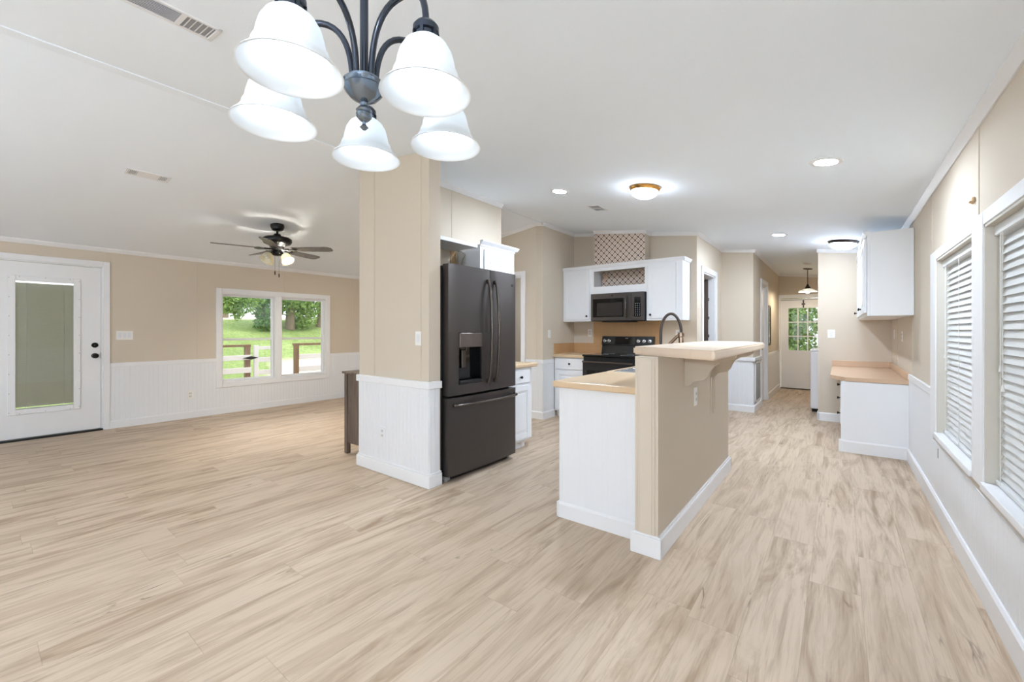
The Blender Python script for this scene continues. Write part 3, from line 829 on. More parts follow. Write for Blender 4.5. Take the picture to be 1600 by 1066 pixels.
def panel_door(mb, ax, f, d, a0, a1, z0, z1, t=.019, rail=.055, rec=.008, raised=True):
    """shaker/raised door. ax: axis normal (0 or 1); f: cabinet face; d: outward sign"""
    def bx(u0, u1, w0, w1, p0, p1, bev=.0015):
        if ax == 0: mb.box((f + d * p0, u0, w0), (f + d * p1, u1, w1), bev)
        else: mb.box((u0, f + d * p0, w0), (u1, f + d * p1, w1), bev)
    bx(a0, a0 + rail, z0, z1, 0, t); bx(a1 - rail, a1, z0, z1, 0, t)
    bx(a0 + rail, a1 - rail, z0, z0 + rail, 0, t); bx(a0 + rail, a1 - rail, z1 - rail, z1, 0, t)
    bx(a0 + rail, a1 - rail, z0 + rail, z1 - rail, 0, t - rec, 0)
    if raised and (a1 - a0) > .22: bx(a0 + rail + .03, a1 - rail - .03, z0 + rail + .03, z1 - rail - .03, 0, t - .002, .004)

# ---------------- chandelier
def chandelier():
    CX, CY, Rr, ph, zr = -.7826, .5085, .188, 1.910 + PI, 1.680
    th = Th('chandelier', 'dark pewter chandelier with five lit frosted bell shades in the foreground', 'chandelier', (CX, CY, 1.668))
    zc = cz(CX)
    m = MB(); m.cyl((CX, CY, 1.745), (CX, CY, zc - .02), .0085, 16); th.part(m, 'stem', M['pewter'], smooth=40)
    m = MB(); m.lathe([(0, 0), (.06, 0), (.055, -.018), (.02, -.03), (0, -.032)], (CX, CY, zc), 28); th.part(m, 'canopy', M['pewter'], smooth=40)
    m = MB()
    prof = [(0, 1.668), (.0035, 1.669), (.0085, 1.674), (.0035, 1.680), (.0035, 1.685), (.009, 1.688), (.015, 1.695), (.0165, 1.701), (.0135, 1.705), (.0165, 1.709), (.013, 1.713), (.008, 1.718), (.0085, 1.724), (.016, 1.728), (.028, 1.736), (.037, 1.746), (.0415, 1.753), (.0395, 1.757), (.0425, 1.762), (.0425, 1.765), (.034, 1.769), (.034, 1.773), (.026, 1.776), (0, 1.778)]
    m.lathe(prof, (CX, CY, 0), 36); th.part(m, 'hub', mat('pewter_painted_sheen', (128, 140, 154), 0.2, 0.95, var=.05), smooth=35)  # lighter blue-grey metal than the stem paints in the hub's bright reflections
    bell = [(.0825, 0), (.0795, .004), (.070, .013), (.0625, .024), (.0585, .031), (.0585, .036), (.054, .044), (.0515, .058), (.047, .074), (.039, .088), (.028, .097), (.020, .100)]
    inner = [(r - .003, z - (.0 if i < 2 else .0015)) for i, (r, z) in enumerate(bell)][::-1]
    for k in range(5):
        a = ph + k * 2 * PI / 5
        ux, uy = math.cos(a), math.sin(a)
        px, py = CX + Rr * ux, CY + Rr * uy
        # arm: rises from the hub, arcs over and drops into the socket
        pts = []
        r0, zt = .024, zr + .115
        import bisect
        P0 = (r0, 1.758); P1 = (r0 + .004, 1.83); P2 = (r0 + .035, 1.912); P3 = (.115, 1.912); P4 = (Rr, 1.902); P5 = (Rr, zr + .128)
        def bez(A, B, C, D, t):
            return tuple((1 - t) ** 3 * A[i] + 3 * (1 - t) ** 2 * t * B[i] + 3 * (1 - t) * t * t * C[i] + t ** 3 * D[i] for i in range(2))
        seq = [bez(P0, (r0, 1.82), (r0 + .012, 1.895), (.105, 1.892), i / 12) for i in range(13)] + [bez((.105, 1.892), (.165, 1.890), (Rr, 1.87), P5, i / 10) for i in range(1, 11)]
        m = MB(); m.tube([(CX + r * ux, CY + r * uy, z) for r, z in seq], .0062, 12)
        th.part(m, 'arm', M['pewter'], smooth=60)
        m = MB(); m.lathe([(0, .128), (.019, .128), (.0235, .122), (.0235, .112), (.020, .110), (.020, .103), (.0255, .100), (.0265, .094), (.024, .094), (0, .096)], (px, py, zr), 28)
        for q in range(6):
            b = q * PI / 3; m.box((-.003, -.0005, .100), (.003, .0035, .114), 0, Matrix.Translation((px + .0205 * math.cos(b), py + .0205 * math.sin(b), zr)) @ Matrix.Rotation(b - PI / 2, 4, 'Z'))
        so = th.part(m, 'socket_cup', M['pewter'], smooth=35)
        m = MB(); m.lathe(bell + inner, (px, py, zr), 40, closed=True); th.part(m, 'glass_shade', M['shade'], smooth=60)
        m = MB(); m.lathe([(0, .018), (.012, .020), (.022, .027), (.0285, .040), (.028, .052), (.021, .066), (.013, .078), (.012, .094), (0, .094)], (px, py, zr), 24); th.part(m, 'bulb', M['bulb'], smooth=60)
chandelier()

# ---------------- ceiling fan
def fan():
    CX, CY = -5.40, 2.32
    zc = cz(CX)
    th = Th('ceiling_fan', 'dark five-blade ceiling fan with light kit hanging in the living room', 'ceiling fan', (CX, CY, 2.0))
    tilt = Matrix.Rotation(-math.atan(SL), 4, 'Y')
    m = MB(); m.lathe([(0, 0), (.075, 0), (.075, -.03), (.062, -.062), (.025, -.075), (0, -.075)], (CX, CY, zc), 28, tilt); th.part(m, 'canopy', M['black'], smooth=40)
    m = MB(); m.cyl((CX, CY, 2.40), (CX, CY, zc - .06), .013, 14); m.lathe([(0, 0), (.035, 0), (.045, -.02), (.05, -.035), (0, -.035)], (CX, CY, 2.425), 24); th.part(m, 'downrod', M['black'], smooth=40)
    m = MB(); m.lathe([(0, 2.395), (.07, 2.394), (.135, 2.383), (.158, 2.366), (.16, 2.335), (.145, 2.308), (.10, 2.288), (.075, 2.27), (.07, 2.235), (.05, 2.222), (0, 2.22)], (CX, CY, 0), 40); th.part(m, 'motor_housing', M['black'], smooth=40)
    zb = 2.235
    for k in range(5):
        a = R(38 + 72 * k)
        rot = Matrix.Translation((CX, CY, zb)) @ Matrix.Rotation(a, 4, 'Z')
        m = MB(); m.prism([(.10, -.02), (.16, -.03), (.20, -.045), (.24, -.02), (.24, .02), (.20, .045), (.16, .03), (.10, .02)], 2, -.004, .002, rot @ Matrix.Rotation(R(8), 4, 'X'))
        m.box((.07, -.012, -.006), (.14, .012, .012), .003, rot); th.part(m, 'blade_iron', M['black'])
        m = MB(); out = [(.19, -.05), (.40, -.062), (.60, -.068), (.64, -.06), (.665, -.035), (.665, .03), (.645, .055), (.60, .066), (.40, .062), (.19, .05)]
        m.prism(out, 2, .002, .009, rot @ Matrix.Rotation(R(-13), 4, 'X')); th.part(m, 'blade', M['bladeb'])
    m = MB(); m.lathe([(0, 2.222), (.05, 2.22), (.065, 2.205), (.065, 2.18), (.045, 2.165), (0, 2.16)], (CX, CY, 0), 28)
    for k in range(4):
        a = R(20 + 90 * k); m.tube([(CX + .05 * math.cos(a), CY + .05 * math.sin(a), 2.19), (CX + .085 * math.cos(a), CY + .085 * math.sin(a), 2.185), (CX + .10 * math.cos(a), CY + .10 * math.sin(a), 2.165)], .012, 10)
    th.part(m, 'light_kit', M['black'], smooth=40)
    bell = [(.070, 0), (.067, .012), (.060, .035), (.053, .06), (.042, .085), (.022, .10)]
    inner = [(r - .003, z) for r, z in bell][::-1]
    for k in range(4):
        a = R(20 + 90 * k)
        mt = Matrix.Translation((CX + .165 * math.cos(a), CY + .165 * math.sin(a), 2.09)) @ Matrix.Rotation(a, 4, 'Z') @ Matrix.Rotation(R(-32), 4, 'Y')
        m = MB(); m.lathe(bell + inner, (0, 0, 0), 28, mt, closed=True); th.part(m, 'glass_shade', M['fanshade'], smooth=60)
        m = MB(); m.lathe([(0, .02), (.018, .026), (.024, .042), (.018, .06), (.01, .085), (0, .085)], (0, 0, 0), 18, mt); th.part(m, 'bulb', M['fanbulb'] if k in (0, 1) else M['enamel'], smooth=60)
    for dx, dy, z in ((-.015, -.02, 1.96), (.02, .012, 1.93)):
        m = MB(); m.cyl((CX + dx, CY + dy, z), (CX + dx, CY + dy, 2.17), .0011, 6); m.cyl((CX + dx, CY + dy, z - .03), (CX + dx, CY + dy, z + .012), .006, 10); th.part(m, 'pull_chain', M['bronze'])
fan()

# ---------------- ceiling lamps, vents
TILT_R = Matrix.Rotation(math.atan(SL), 4, 'Y')
TILT_L = Matrix.Rotation(-math.atan(SL), 4, 'Y')
def can_light(x, y, lab, vis=True):
    z = cz(x); tl = TILT_R if x > RX else TILT_L
    th = Th('recessed_light', lab, 'ceiling light', (x, y, z), 'recessed ceiling lights')
    m = MB(); m.lathe([(.062, .004), (.092, .003), (.094, -.001), (.090, -.005), (.066, -.006), (.062, -.002)], (x, y, z), 32, tl, closed=True); th.part(m, 'trim_ring', M['white'], smooth=40)
    m = MB(); m.lathe([(0, -.003), (.064, -.003), (.064, .003), (0, .003)], (x, y, z), 28, tl); th.part(m, 'lamp_face', M['canem'])
can_light(-.065, 3.48, 'large bright recessed ceiling light over the aisle beside the window wall')
can_light(-2.19, 3.605, 'recessed ceiling light near the refrigerator column and upper cabinet')
can_light(-.58, 6.12, 'small recessed ceiling light before the hallway and pantry side wall')
# unseen fill lamps added behind the camera to brighten the room
def globe(x, y, z, lab, gm='globe'):
    zc = cz(x); th = Th('fill_pendant', lab, 'pendant lamp', (x, y, z))
    m = MB(); m.lathe([(0, 0), (.06, 0), (.055, -.02), (0, -.03)], (x, y, zc), 24, TILT_R if x > RX else TILT_L); m.cyl((x, y, z + .14), (x, y, zc - .01), .006, 10); th.part(m, 'stem', M['pewter'], smooth=40)
    m = MB(); m.lathe([(0, .15), (.03, .15), (.05, .118), (.045, .11), (0, .11)], (x, y, z), 24); th.part(m, 'cap', M['pewter'], smooth=40)
    m = MB(); m.lathe([(.12 * math.sin(t), -.12 * math.cos(t)) for t in [PI * i / 16 for i in range(16)]] + [(0, .12)], (x, y, z), 28); th.part(m, 'globe', M[gm], smooth=60)
can_light(-4.3, 6.0, 'unseen recessed ceiling light added to brighten the room beyond the living room doorway')  # unseen lamp added so the far room looks lit
globe(.0, -1.7, 1.55, 'unseen white glass globe pendant added as fill light in the dining end behind the camera')
globe(-4.3, -2.3, 1.55, 'unseen white glass globe pendant added as fill light in the living room end behind the camera', 'fill_globe_dim')

def flush(x, y, r, ringm, lab, name='flush_light', drop=.085):
    z = cz(x); tl = TILT_R
    th = Th(name, lab, 'ceiling light', (x, y, z))
    m = MB(); m.lathe([(0, 0), (r * 1.06, 0), (r * 1.08, -.008), (r * .98, -.03), (r * .9, -.034), (0, -.03)], (x, y, z), 40, tl); th.part(m, 'ring', ringm, smooth=40)
    m = MB(); pr_ = [(r * .93 * math.cos(t), -.03 - (drop - .03) * math.sin(t)) for t in [i * PI / 2 / 10 for i in range(11)]]
    pr_[-1] = (0, -drop); m.lathe([(0, -.029)] + pr_, (x, y, z), 40, tl); th.part(m, 'dome', M['flushem'], smooth=60)
    return th
flush(-1.37, 3.72, .125, M['brass'], 'round flush ceiling light with a brass ring in front of the range wall', drop=.10)
t_ = flush(.05, 6.62, .145, M['bronze'], 'round flush ceiling light with a dark bronze ring above the desk nook', drop=.10)
m = MB(); m.lathe([(0, -.112), (.008, -.108), (.006, -.099), (0, -.099)], (.05, 6.62, cz(.05)), 12, TILT_R); t_.part(m, 'finial', M['bronze'])

def vent(x, y, lx, ly, lab, T, style):
    """ceiling register; lx along X, ly along Y"""
    z = cz(x); tl = TILT_R if x > RX else TILT_L
    th = Th('ceiling_vent', lab, 'vent', (x, y, z), 'ceiling air vents')
    mt = Matrix.Translation((x, y, z)) @ tl @ Matrix.Rotation(T, 4, 'Z')
    m = MB(); f = .018
    m.box((-lx / 2, -ly / 2, -.006), (lx / 2, -ly / 2 + f, .003), .002, mt); m.box((-lx / 2, ly / 2 - f, -.006), (lx / 2, ly / 2, .003), .002, mt)
    m.box((-lx / 2, -ly / 2, -.006), (-lx / 2 + f, ly / 2, .003), .002, mt); m.box((lx / 2 - f, -ly / 2, -.006), (lx / 2, ly / 2, .003), .002, mt)
    if style == 'three':
        for q in (-ly * .30, ly * .20): m.box((-lx / 2 + f, q - .01, -.005), (lx / 2 - f, q + .01, .0), 0, mt)
    if style == 'ends':
        m.box((-lx / 2 + f, -ly * .25, -.005), (lx / 2 - f, ly * .25, .0), .002, mt)
    th.part(m, 'frame', M['white'])
    m = MB(); m.box((-lx / 2 + f, -ly / 2 + f, -.001), (lx / 2 - f, ly / 2 - f, .001), 0, mt); th.part(m, 'duct_opening', M['grille'])
    m = MB()
    def cross(q0, q1, n, sl=R(35)):
        for i in range(n):
            q = q0 + (q1 - q0) * (i + .5) / n
            m.box((-lx / 2 + f, -.004, -.001), (lx / 2 - f, .004, .0005), 0, mt @ Matrix.Translation((0, q, -.003)) @ Matrix.Rotation(sl, 4, 'X'))
    def along(q0, q1, n):
        for i in range(n):
            p = -lx / 2 + f + (lx - 2 * f) * (i + .5) / n
            m.box((-.004, q0, -.001), (.004, q1, .0005), 0, mt @ Matrix.Translation((p, 0, -.003)) @ Matrix.Rotation(R(35), 4, 'Y'))
    if style == 'three':
        cross(-ly / 2 + f, -ly * .33, 3); th.part(m, 'louver', M['white']); m = MB(); along(-ly * .27, ly * .17, 9); th.part(m, 'louver', M['white']); m = MB(); cross(ly * .23, ly / 2 - f, 5)
    elif style == 'ends': cross(-ly / 2 + f, -ly * .25, 5); th.part(m, 'louver', M['white']); m = MB(); cross(ly * .25, ly / 2 - f, 5)
    else: along(-ly / 2 + f, ly / 2 - f, 8); m.box((-lx / 2, -.004, -.006), (lx / 2, .004, 0), 0, mt)
    th.part(m, 'louver', M['white'])
vent(-2.34, .50, .16, .46, 'long white ceiling vent at the top left above the dining area', 0, 'three')
vent(-4.79, .98, .13, .30, 'small white ceiling vent between the left door and the ceiling fan', 0, 'ends')
vent(-2.14, 4.335, .16, .26, 'grey square ceiling vent in front of the papered chase', 0, 'plain')
vent(-.43, 8.9, .12, .22, 'tiny ceiling vent in the hallway in front of the pendant', 0, 'plain')

# ---------------- hall pendant
def pendant():
    x, y = -.457, 9.675; z = cz(x)
    th = Th('pendant_light', 'small dark pendant lamp with flat glass shade in the hallway', 'pendant lamp', (x, y, 1.95))
    m = MB(); m.lathe([(0, 0), (.075, 0), (.07, -.012), (.02, -.022), (0, -.022)], (x, y, z), 24, TILT_R); th.part(m, 'canopy', M['bronze'], smooth=40)
    m = MB(); m.cyl((x, y, 2.10), (x, y, z - .01), .006, 10); m.lathe([(0, 2.13), (.014, 2.125), (.02, 2.10), (.045, 2.06), (.05, 2.04), (0, 2.045)], (x, y, 0), 20); th.part(m, 'stem', M['bronze'], smooth=40)
    m = MB(); p = [(.03, 2.045), (.06, 2.035), (.13, 2.005), (.145, 1.985)]; m.lathe(p + [(r - .002, q - .003) for r, q in p[::-1]], (x, y, 0), 32, closed=True); th.part(m, 'glass_shade', M['shade'], smooth=60)
    m = MB(); m.lathe([(0, 1.955), (.022, 1.965), (.03, 1.985), (.024, 2.01), (.013, 2.04), (0, 2.04)], (x, y, 0), 20); th.part(m, 'bulb', M['pendbulb'], smooth=60)
pendant()

# ---------------- refrigerator
def fridge():
    y0, y1 = 2.40, 3.30; ym = 2.904
    th = Th('refrigerator', 'dark slate French-door refrigerator with water dispenser standing beside the column', 'refrigerator', (-2.85, 2.85, 0))
    m = MB(); m.box((-3.18, y0 + .012, .03), (-2.60, y1 - .012, 1.765), .006); m.box((-2.66, y0 + .02, 1.765), (-2.56, y0 + .10, 1.795), .006); m.box((-2.66, y1 - .10, 1.765), (-2.56, y1 - .02, 1.795), .006)
    m.box((-3.15, y0 + .03, 0), (-2.58, y1 - .03, .05)); th.part(m, 'cabinet', M['slated'])
    m = MB(); m.box((-2.60, y0 + .025, .03), (-2.575, y1 - .025, 1.77)); th.part(m, 'gasket', M['gap'])
    xf = -2.492
    def door_profile(ya, yb):
        # slightly crowned front
        n = 10; pts = [(-2.575, ya), (-2.575, yb)]
        for i in range(n + 1):
            y = yb + (ya - yb) * i / n; u = (y - y0) / (y1 - y0)
            x = xf - .014 * (2 * u - 1) ** 2 + .004
            if i == 0 or i == n: x -= .006
            pts.append((x, y))
        return pts
    da, db, dz0, dz1 = 2.505, 2.785, .80, 1.235
    # left door with dispenser opening: assembled around the cavity
    m = MB()
    m.prism(door_profile(y0, ym - .003), 2, dz1, 1.80); m.prism(door_profile(y0, ym - .003), 2, .715, dz0)
    P = door_profile(y0, ym - .003)
    def sub(ya, yb): 
        pts = [(-2.575, ya), (-2.575, yb)]
        for i in range(6):
            y = yb + (ya - yb) * i / 5; u = (y - y0) / (y1 - y0); x = xf - .014 * (2 * u - 1) ** 2 + .004
            if abs(y - y0) < 1e-6: x -= .006
            pts.append((x, y))
        return pts
    m.prism(sub(y0, da), 2, dz0, dz1); m.prism(sub(db, ym - .003), 2, dz0, dz1)
    dl = th.part(m, 'door', M['slate'], smooth=30)
    m = MB(); m.prism(door_profile(ym + .003, y1), 2, .715, 1.80); dr = th.part(m, 'door', M['slate'], smooth=30)
    m = MB(); m.prism(door_profile(y0, y1), 2, .055, .695); dd = th.part(m, 'freezer_drawer', M['slate'], smooth=30)
    m = MB(); m.box((-2.574, da, dz0), (-2.56, db, dz1)); m.box((-2.56, da, dz0), (-2.50, da + .012, 1.12)); m.box((-2.56, db - .012, dz0), (-2.50, db, 1.12)); m.box((-2.565, da, dz0), (-2.488, db, dz0 + .012))
    th.part(m, 'dispenser_cavity', M['blackgl'], dl)
    m = MB(); m.box((-2.56, da + .002, 1.11), (-2.478, db - .002, dz1 - .004), .006); th.part(m, 'control_panel', mat('dispenser_panel', (110, 101, 96), .3, .6, var=.12, scale=20), dl)
    m = MB(); m.box((-2.555, da + .08, .93), (-2.535, da + .13, 1.09), .004); m.lathe([(0, 0), (.012, 0), (.008, -.03), (0, -.03)], (-2.515, da + .11, 1.11), 12); th.part(m, 'paddle', M['slateh'], dl)
    m = MB(); m.box((-2.53, da + .01, dz0 + .012), (-2.478, db - .01, dz0 + .03), .003); th.part(m, 'drip_tray', M['slated'], dl)
    for yy, par in ((ym - .048, dl), (ym + .05, dr)):
        pts = []
        for i in range(17):
            t = i / 16; pts.append((-2.475 + .048 * math.sin(PI * t) ** .55, yy, .785 + t * .92))
        m = MB(); m.tube(pts, .0135, 10)
        m.box((-2.495, yy - .011, .785), (-2.468, yy + .011, .82), .003); m.box((-2.495, yy - .011, 1.67), (-2.468, yy + .011, 1.705), .003)
        th.part(m, 'handle', M['slateh'], par, smooth=50)
    pts = []
    for i in range(21):
        t = i / 20; y = y0 + .05 + t * (y1 - y0 - .08); pts.append((-2.472 + .040 * math.sin(PI * t) ** .5, y, .635))
    m = MB(); m.tube(pts, .0135, 10); m.box((-2.50, y0 + .04, .622), (-2.465, y0 + .07, .648), .003); m.box((-2.50, y1 - .05, .622), (-2.465, y1 - .02, .648), .003)
    th.part(m, 'handle', M['slateh'], dd, smooth=50)
    m = MB(); m.lathe([(0, 0), (.016, 0), (.016, .002), (0, .002)], (xf - .007, 3.232, 1.685), 20, ROTX); th.part(m, 'badge', M['slated'], dr)
    m = MB(); m.box((-2.6, y0 + .01, .012), (-2.55, y0 + .06, .045), .003); m.cyl((-2.575, y0 + .035, 0), (-2.575, y0 + .035, .03), .014); th.part(m, 'foot', M['grille'])
    m = MB(); m.cyl((-2.575, y1 - .035, 0), (-2.575, y1 - .035, .05), .014); th.part(m, 'foot', M['grille'])
fridge()

# ---------------- shelf and cabinets on the fridge wall
m = MB(); m.box((-3.2, 2.37, 2.083), (-2.868, 3.15, 2.121), .004)
tag(m.obj('wall_shelf', M['white']), 'plain white shelf board on the wall over the refrigerator', 'shelf')
m = MB(); rr = random.Random(3)
pts = [(3.085, 1.80), (3.10, 1.9), (3.082, 1.98), (3.095, 2.05), (3.085, 2.083), (3.17, 2.083), (3.16, 2.03), (3.175, 1.96), (3.15, 1.90), (3.165, 1.80)]
m.prism(pts, 0, -3.2, -3.19)
tag(m.obj('torn_wallboard', mat('raw_wallboard', (176, 146, 108), .9, var=.35, scale=24, bump=.4, bscale=60)), 'torn brown strip of bare wallboard on the wall behind the refrigerator top', 'damage')
m = MB(); m.tube([(-3.14, 3.14, 2.08), (-3.10, 3.16, 2.07), (-3.08, 3.19, 2.04), (-3.10, 3.17, 1.99), (-3.13, 3.185, 1.95), (-3.12, 3.17, 1.90)], .004, 8)
m.tube([(-3.12, 3.12, 2.08), (-3.07, 3.13, 2.06), (-3.06, 3.17, 2.055)], .003, 8)
tag(m.obj('wire', M['grille'], smooth=60), 'loose dark wire hanging under the white shelf above the refrigerator', 'wire')

def upper_fridge():
    y0, y1, z0, z1 = 3.205, 3.775, 1.83, 2.115; xb, xf = -3.2, -2.885
    th = Th('wall_cabinet', 'white wall cabinet with a raised-panel door beside the refrigerator top', 'cabinet', (-3.2, 3.49, z0))
    m = MB(); m.box((xb, y0, z0), (xf - .001, y1, z1), .002); th.part(m, 'body', M['cab'])
    m = MB(); m.box((xb, y0 - .004, z1), (xf + .008, y1 + .01, z1 + .018), .003); m.prism([(xf, z1 + .018), (xf + .008, z1 + .018), (xf + .04, z1 + .05), (xf + .04, z1 + .058), (xf, z1 + .058)], 1, y0 - .004, y1 + .035); m.prism([(y1, z1 + .018), (y1 + .008, z1 + .018), (y1 + .04, z1 + .05), (y1 + .04, z1 + .058), (y1, z1 + .058)], 0, xb, xf + .04); th.part(m, 'crown', M['cab'])
    m = MB(); panel_door(m, 0, xf, 1, y0 + .05, y1 - .03, z0 + .03, z1 - .03, rail=.062); th.part(m, 'door', M['cab'])
upper_fridge()

def base_fridge():
    y0, y1 = 3.315, 3.725; xf = -2.635
    th = Th('base_cabinet', 'narrow white base cabinet beside the refrigerator with one drawer', 'cabinet', (-2.9, 3.52, 0))
    m = MB(); m.box((-3.2, y0, .09), (xf - .02, y1, .862), .002); m.box((xf - .022, y0, .09), (xf, y1, .862), .002); m.box((-3.2, y0, 0), (xf - .06, y1 - .02, .09)); m.box((-3.2, y1, .09), (xf - .02, y1 + .06, .862)); m.box((-3.2, y1, 0), (xf - .13, y1 + .05, .09)); th.part(m, 'body', M['cab'])
    m = MB(); m.box((xf, y0 + .02, .70), (xf + .019, y1 - .02, .84), .004); d = th.part(m, 'drawer', M['cab'])
    m = MB(); m.lathe(KNOB, (xf + .019, 3.53, .765), 16, ROTX); th.part(m, 'knob', M['black'], d, smooth=40)
    m = MB(); panel_door(m, 0, xf, 1, y0 + .02, y1 - .02, .115, .675); th.part(m, 'door', M['cab'])
base_fridge()
m = MB(); m.box((-3.2, 3.315, .862), (-2.605, 3.835, .902), .008)
tag(m.obj('countertop', M['counter']), 'short tan countertop beside the refrigerator', 'countertop')

# ---------------- range wall
def upper_cab(lab, x0, x1, kx, side=False):
    z0, z1, yf = 1.386, 2.16, 5.532
    th = Th('wall_cabinet', lab, 'cabinet', ((x0 + x1) / 2, 5.7, z0))
    m = MB(); m.box((x0, yf, z0), (x1, 5.868, z1), .002); th.part(m, 'body', M['cab'])
    m = MB(); m.prism([(yf, z1 - .012), (yf - .008, z1 - .012), (yf - .026, z1 + .022), (yf - .026, z1 + .03), (yf, z1 + .03)], 0, x0 - (0 if not side else 0), x1 + (.03 if side else 0)); m.box((x0, yf, z1), (x1, 5.868, z1 + .028))
    if side: m.prism([(x1, z1 - .012), (x1 + .008, z1 - .012), (x1 + .03, z1 + .022), (x1 + .03, z1 + .03), (x1, z1 + .03)], 1, yf - .02, 5.868)
    th.part(m, 'crown', M['cab'])
    m = MB(); panel_door(m, 1, yf, -1, x0 + .03, x1 - .03 - (.05 if side else 0), z0 + .03, z1 - .035, rail=.05, rec=.005, raised=False); d = th.part(m, 'door', M['cab'])
    m = MB(); m.lathe(KNOB, (kx, yf - .019, z0 + .075), 16, ROTNY); th.part(m, 'knob', M['black'], d, smooth=40)
upper_cab('narrow white wall cabinet left of the microwave with knob at lower right', -3.296, -2.822, -2.885)
upper_cab('wide white wall cabinet right of the microwave behind the tall faucet', -2.018, -1.555, -1.955, True)
th = Th('bridge_cabinet', 'open-fronted white bridge frame between the two wall cabinets above the microwave', 'cabinet', (-2.42, 5.7, 1.77))
m = MB(); m.box((-2.821, 5.533, 2.10), (-2.019, 5.552, 2.159)); m.box((-2.821, 5.533, 1.775), (-2.019, 5.552, 1.878)); m.box((-2.821, 5.533, 1.878), (-2.785, 5.552, 2.10)); m.box((-2.04, 5.533, 1.878), (-2.019, 5.552, 2.10)); th.part(m, 'face_frame', M['cab'])
m = MB(); m.box((-2.820, 5.553, 1.79), (-2.020, 5.838, 1.81)); m.box((-2.820, 5.553, 2.14), (-2.020, 5.66, 2.157)); th.part(m, 'shelf', M['cab'])
m = MB(); m.prism([(5.532, 2.148), (5.524, 2.148), (5.506, 2.182), (5.506, 2.19), (5.532, 2.19)], 0, -2.821, -2.019); m.box((-2.821, 5.5325, 2.1605), (-2.019, 5.665, 2.188)); th.part(m, 'crown', M['cab'])

def microwave():
    x0, x1, z0, z1, yf = -2.805, -2.030, 1.385, 1.772, 5.47
    th = Th('microwave', 'dark slate over-the-range microwave between white wall cabinets', 'microwave', ((x0 + x1) / 2, 5.66, z0))
    m = MB(); m.box((x0, yf + .03, z0), (x1, 5.84, z1), .003); m.box((x0 + .15, yf + .06, z0 - .014), (x1 - .2, yf + .30, z0)); th.part(m, 'body', M['slated'])
    m = MB(); xd = x0 + .60
    m.box((x0, yf, z0 + .004), (xd, yf + .03, z1), .005); d = th.part(m, 'door', M['slate'])
    m = MB(); m.box((x0 + .035, yf - .002, z0 + .055), (xd - .105, yf, z1 - .075)); th.part(m, 'door_window', M['blackgl'], d)
    m = MB(); m.box((x0 + .10, yf - .003, z0 + .07), (xd - .12, yf - .002, z1 - .13)); th.part(m, 'window_screen', mat('mw_screen', (40, 37, 36), .25, var=.05), d)
    m = MB(); m.tube([(xd - .065, yf, z0 + .05), (xd - .065, yf - .032, z0 + .09), (xd - .065, yf - .036, (z0 + z1) / 2), (xd - .065, yf - .032, z1 - .10), (xd - .065, yf, z1 - .06)], .013, 10); th.part(m, 'handle', M['slateh'], d, smooth=50)
    m = MB(); m.box((xd + .003, yf, z0 + .004), (x1, yf + .03, z1), .005); cpn = th.part(m, 'control_side', M['slate'])
    m = MB(); m.box((xd + .045, yf - .002, z0 + .055), (x1 - .045, yf, z1 - .07)); k = th.part(m, 'keypad', M['blackgl'], cpn)
    m = MB()
    for r_ in range(7):
        for c_ in range(3): m.box((xd + .058 + c_ * .026, yf - .003, z0 + .07 + r_ * .026), (xd + .070 + c_ * .026, yf - .002, z0 + .078 + r_ * .026))
    th.part(m, 'key_marks', M['grille'], cpn)
    m = MB(); m.lathe([(0, 0), (.013, 0), (.013, .0015), (0, .0015)], ((x0 + xd) / 2 + .03, yf, z1 - .035), 18, ROTNY); th.part(m, 'badge', M['blackp'], d)
microwave()

# backsplash
m = MB(); m.box((-2.955, 5.858, .90), (-1.92, 5.87, 1.386)); m.box((-3.3, 5.858, .905), (-2.955, 5.87, 1.062), .001); m.box((-1.92, 5.858, .905), (-1.47, 5.87, 1.062), .001)
tag(m.obj('tile_backsplash', M['splash']), 'tan tiled backsplash on the wall behind the range', 'backsplash')
m = MB(); m.box((-3.3, 5.27, .905), (-3.288, 5.858, 1.062), .001)
tag(m.obj('side_splash', M['splashy']), 'short tan splash strip on the side wall at the left end of the range counter', 'backsplash')
m = MB(); m.box((-3.299, 5.235, .868), (-2.785, 5.857, .91), .008)
tag(m.obj('countertop', M['kctop']), 'small tan countertop in the corner left of the range', 'countertop')
m = MB(); m.box((-2.005, 5.235, .868), (-1.472, 5.857, .91), .008)
tag(m.obj('countertop', M['kctop']), 'tan countertop right of the range mostly hidden by the raised bar', 'countertop')
def base_cab(lab, x0, x1, kx, T=.0):
    yf = 5.27
    th = Th('base_cabinet', lab, 'cabinet', ((x0 + x1) / 2, 5.55, 0))
    m = MB(); m.box((x0, yf, .09), (x1, 5.857, .867), .002); m.box((x0, yf + .06, 0), (x1, 5.857, .09)); th.part(m, 'body', M['cab'])
    m = MB(); m.box((x0 + .03, yf - .019, .70), (x1 - .012, yf, .85), .004); d = th.part(m, 'drawer', M['cab'])
    m = MB(); m.lathe(KNOB, (kx, yf - .019, .78), 16, ROTNY); th.part(m, 'knob', M['black'], d, smooth=40)
    m = MB(); panel_door(m, 1, yf, -1, x0 + .03, x1 - .012, .115, .675); th.part(m, 'door', M['cab'])
base_cab('white base cabinet with drawer in the corner left of the range', -3.284, -2.79, -3.02)
base_cab('white base cabinet right of the range hidden behind the island', -2.0, -1.475, -1.75)

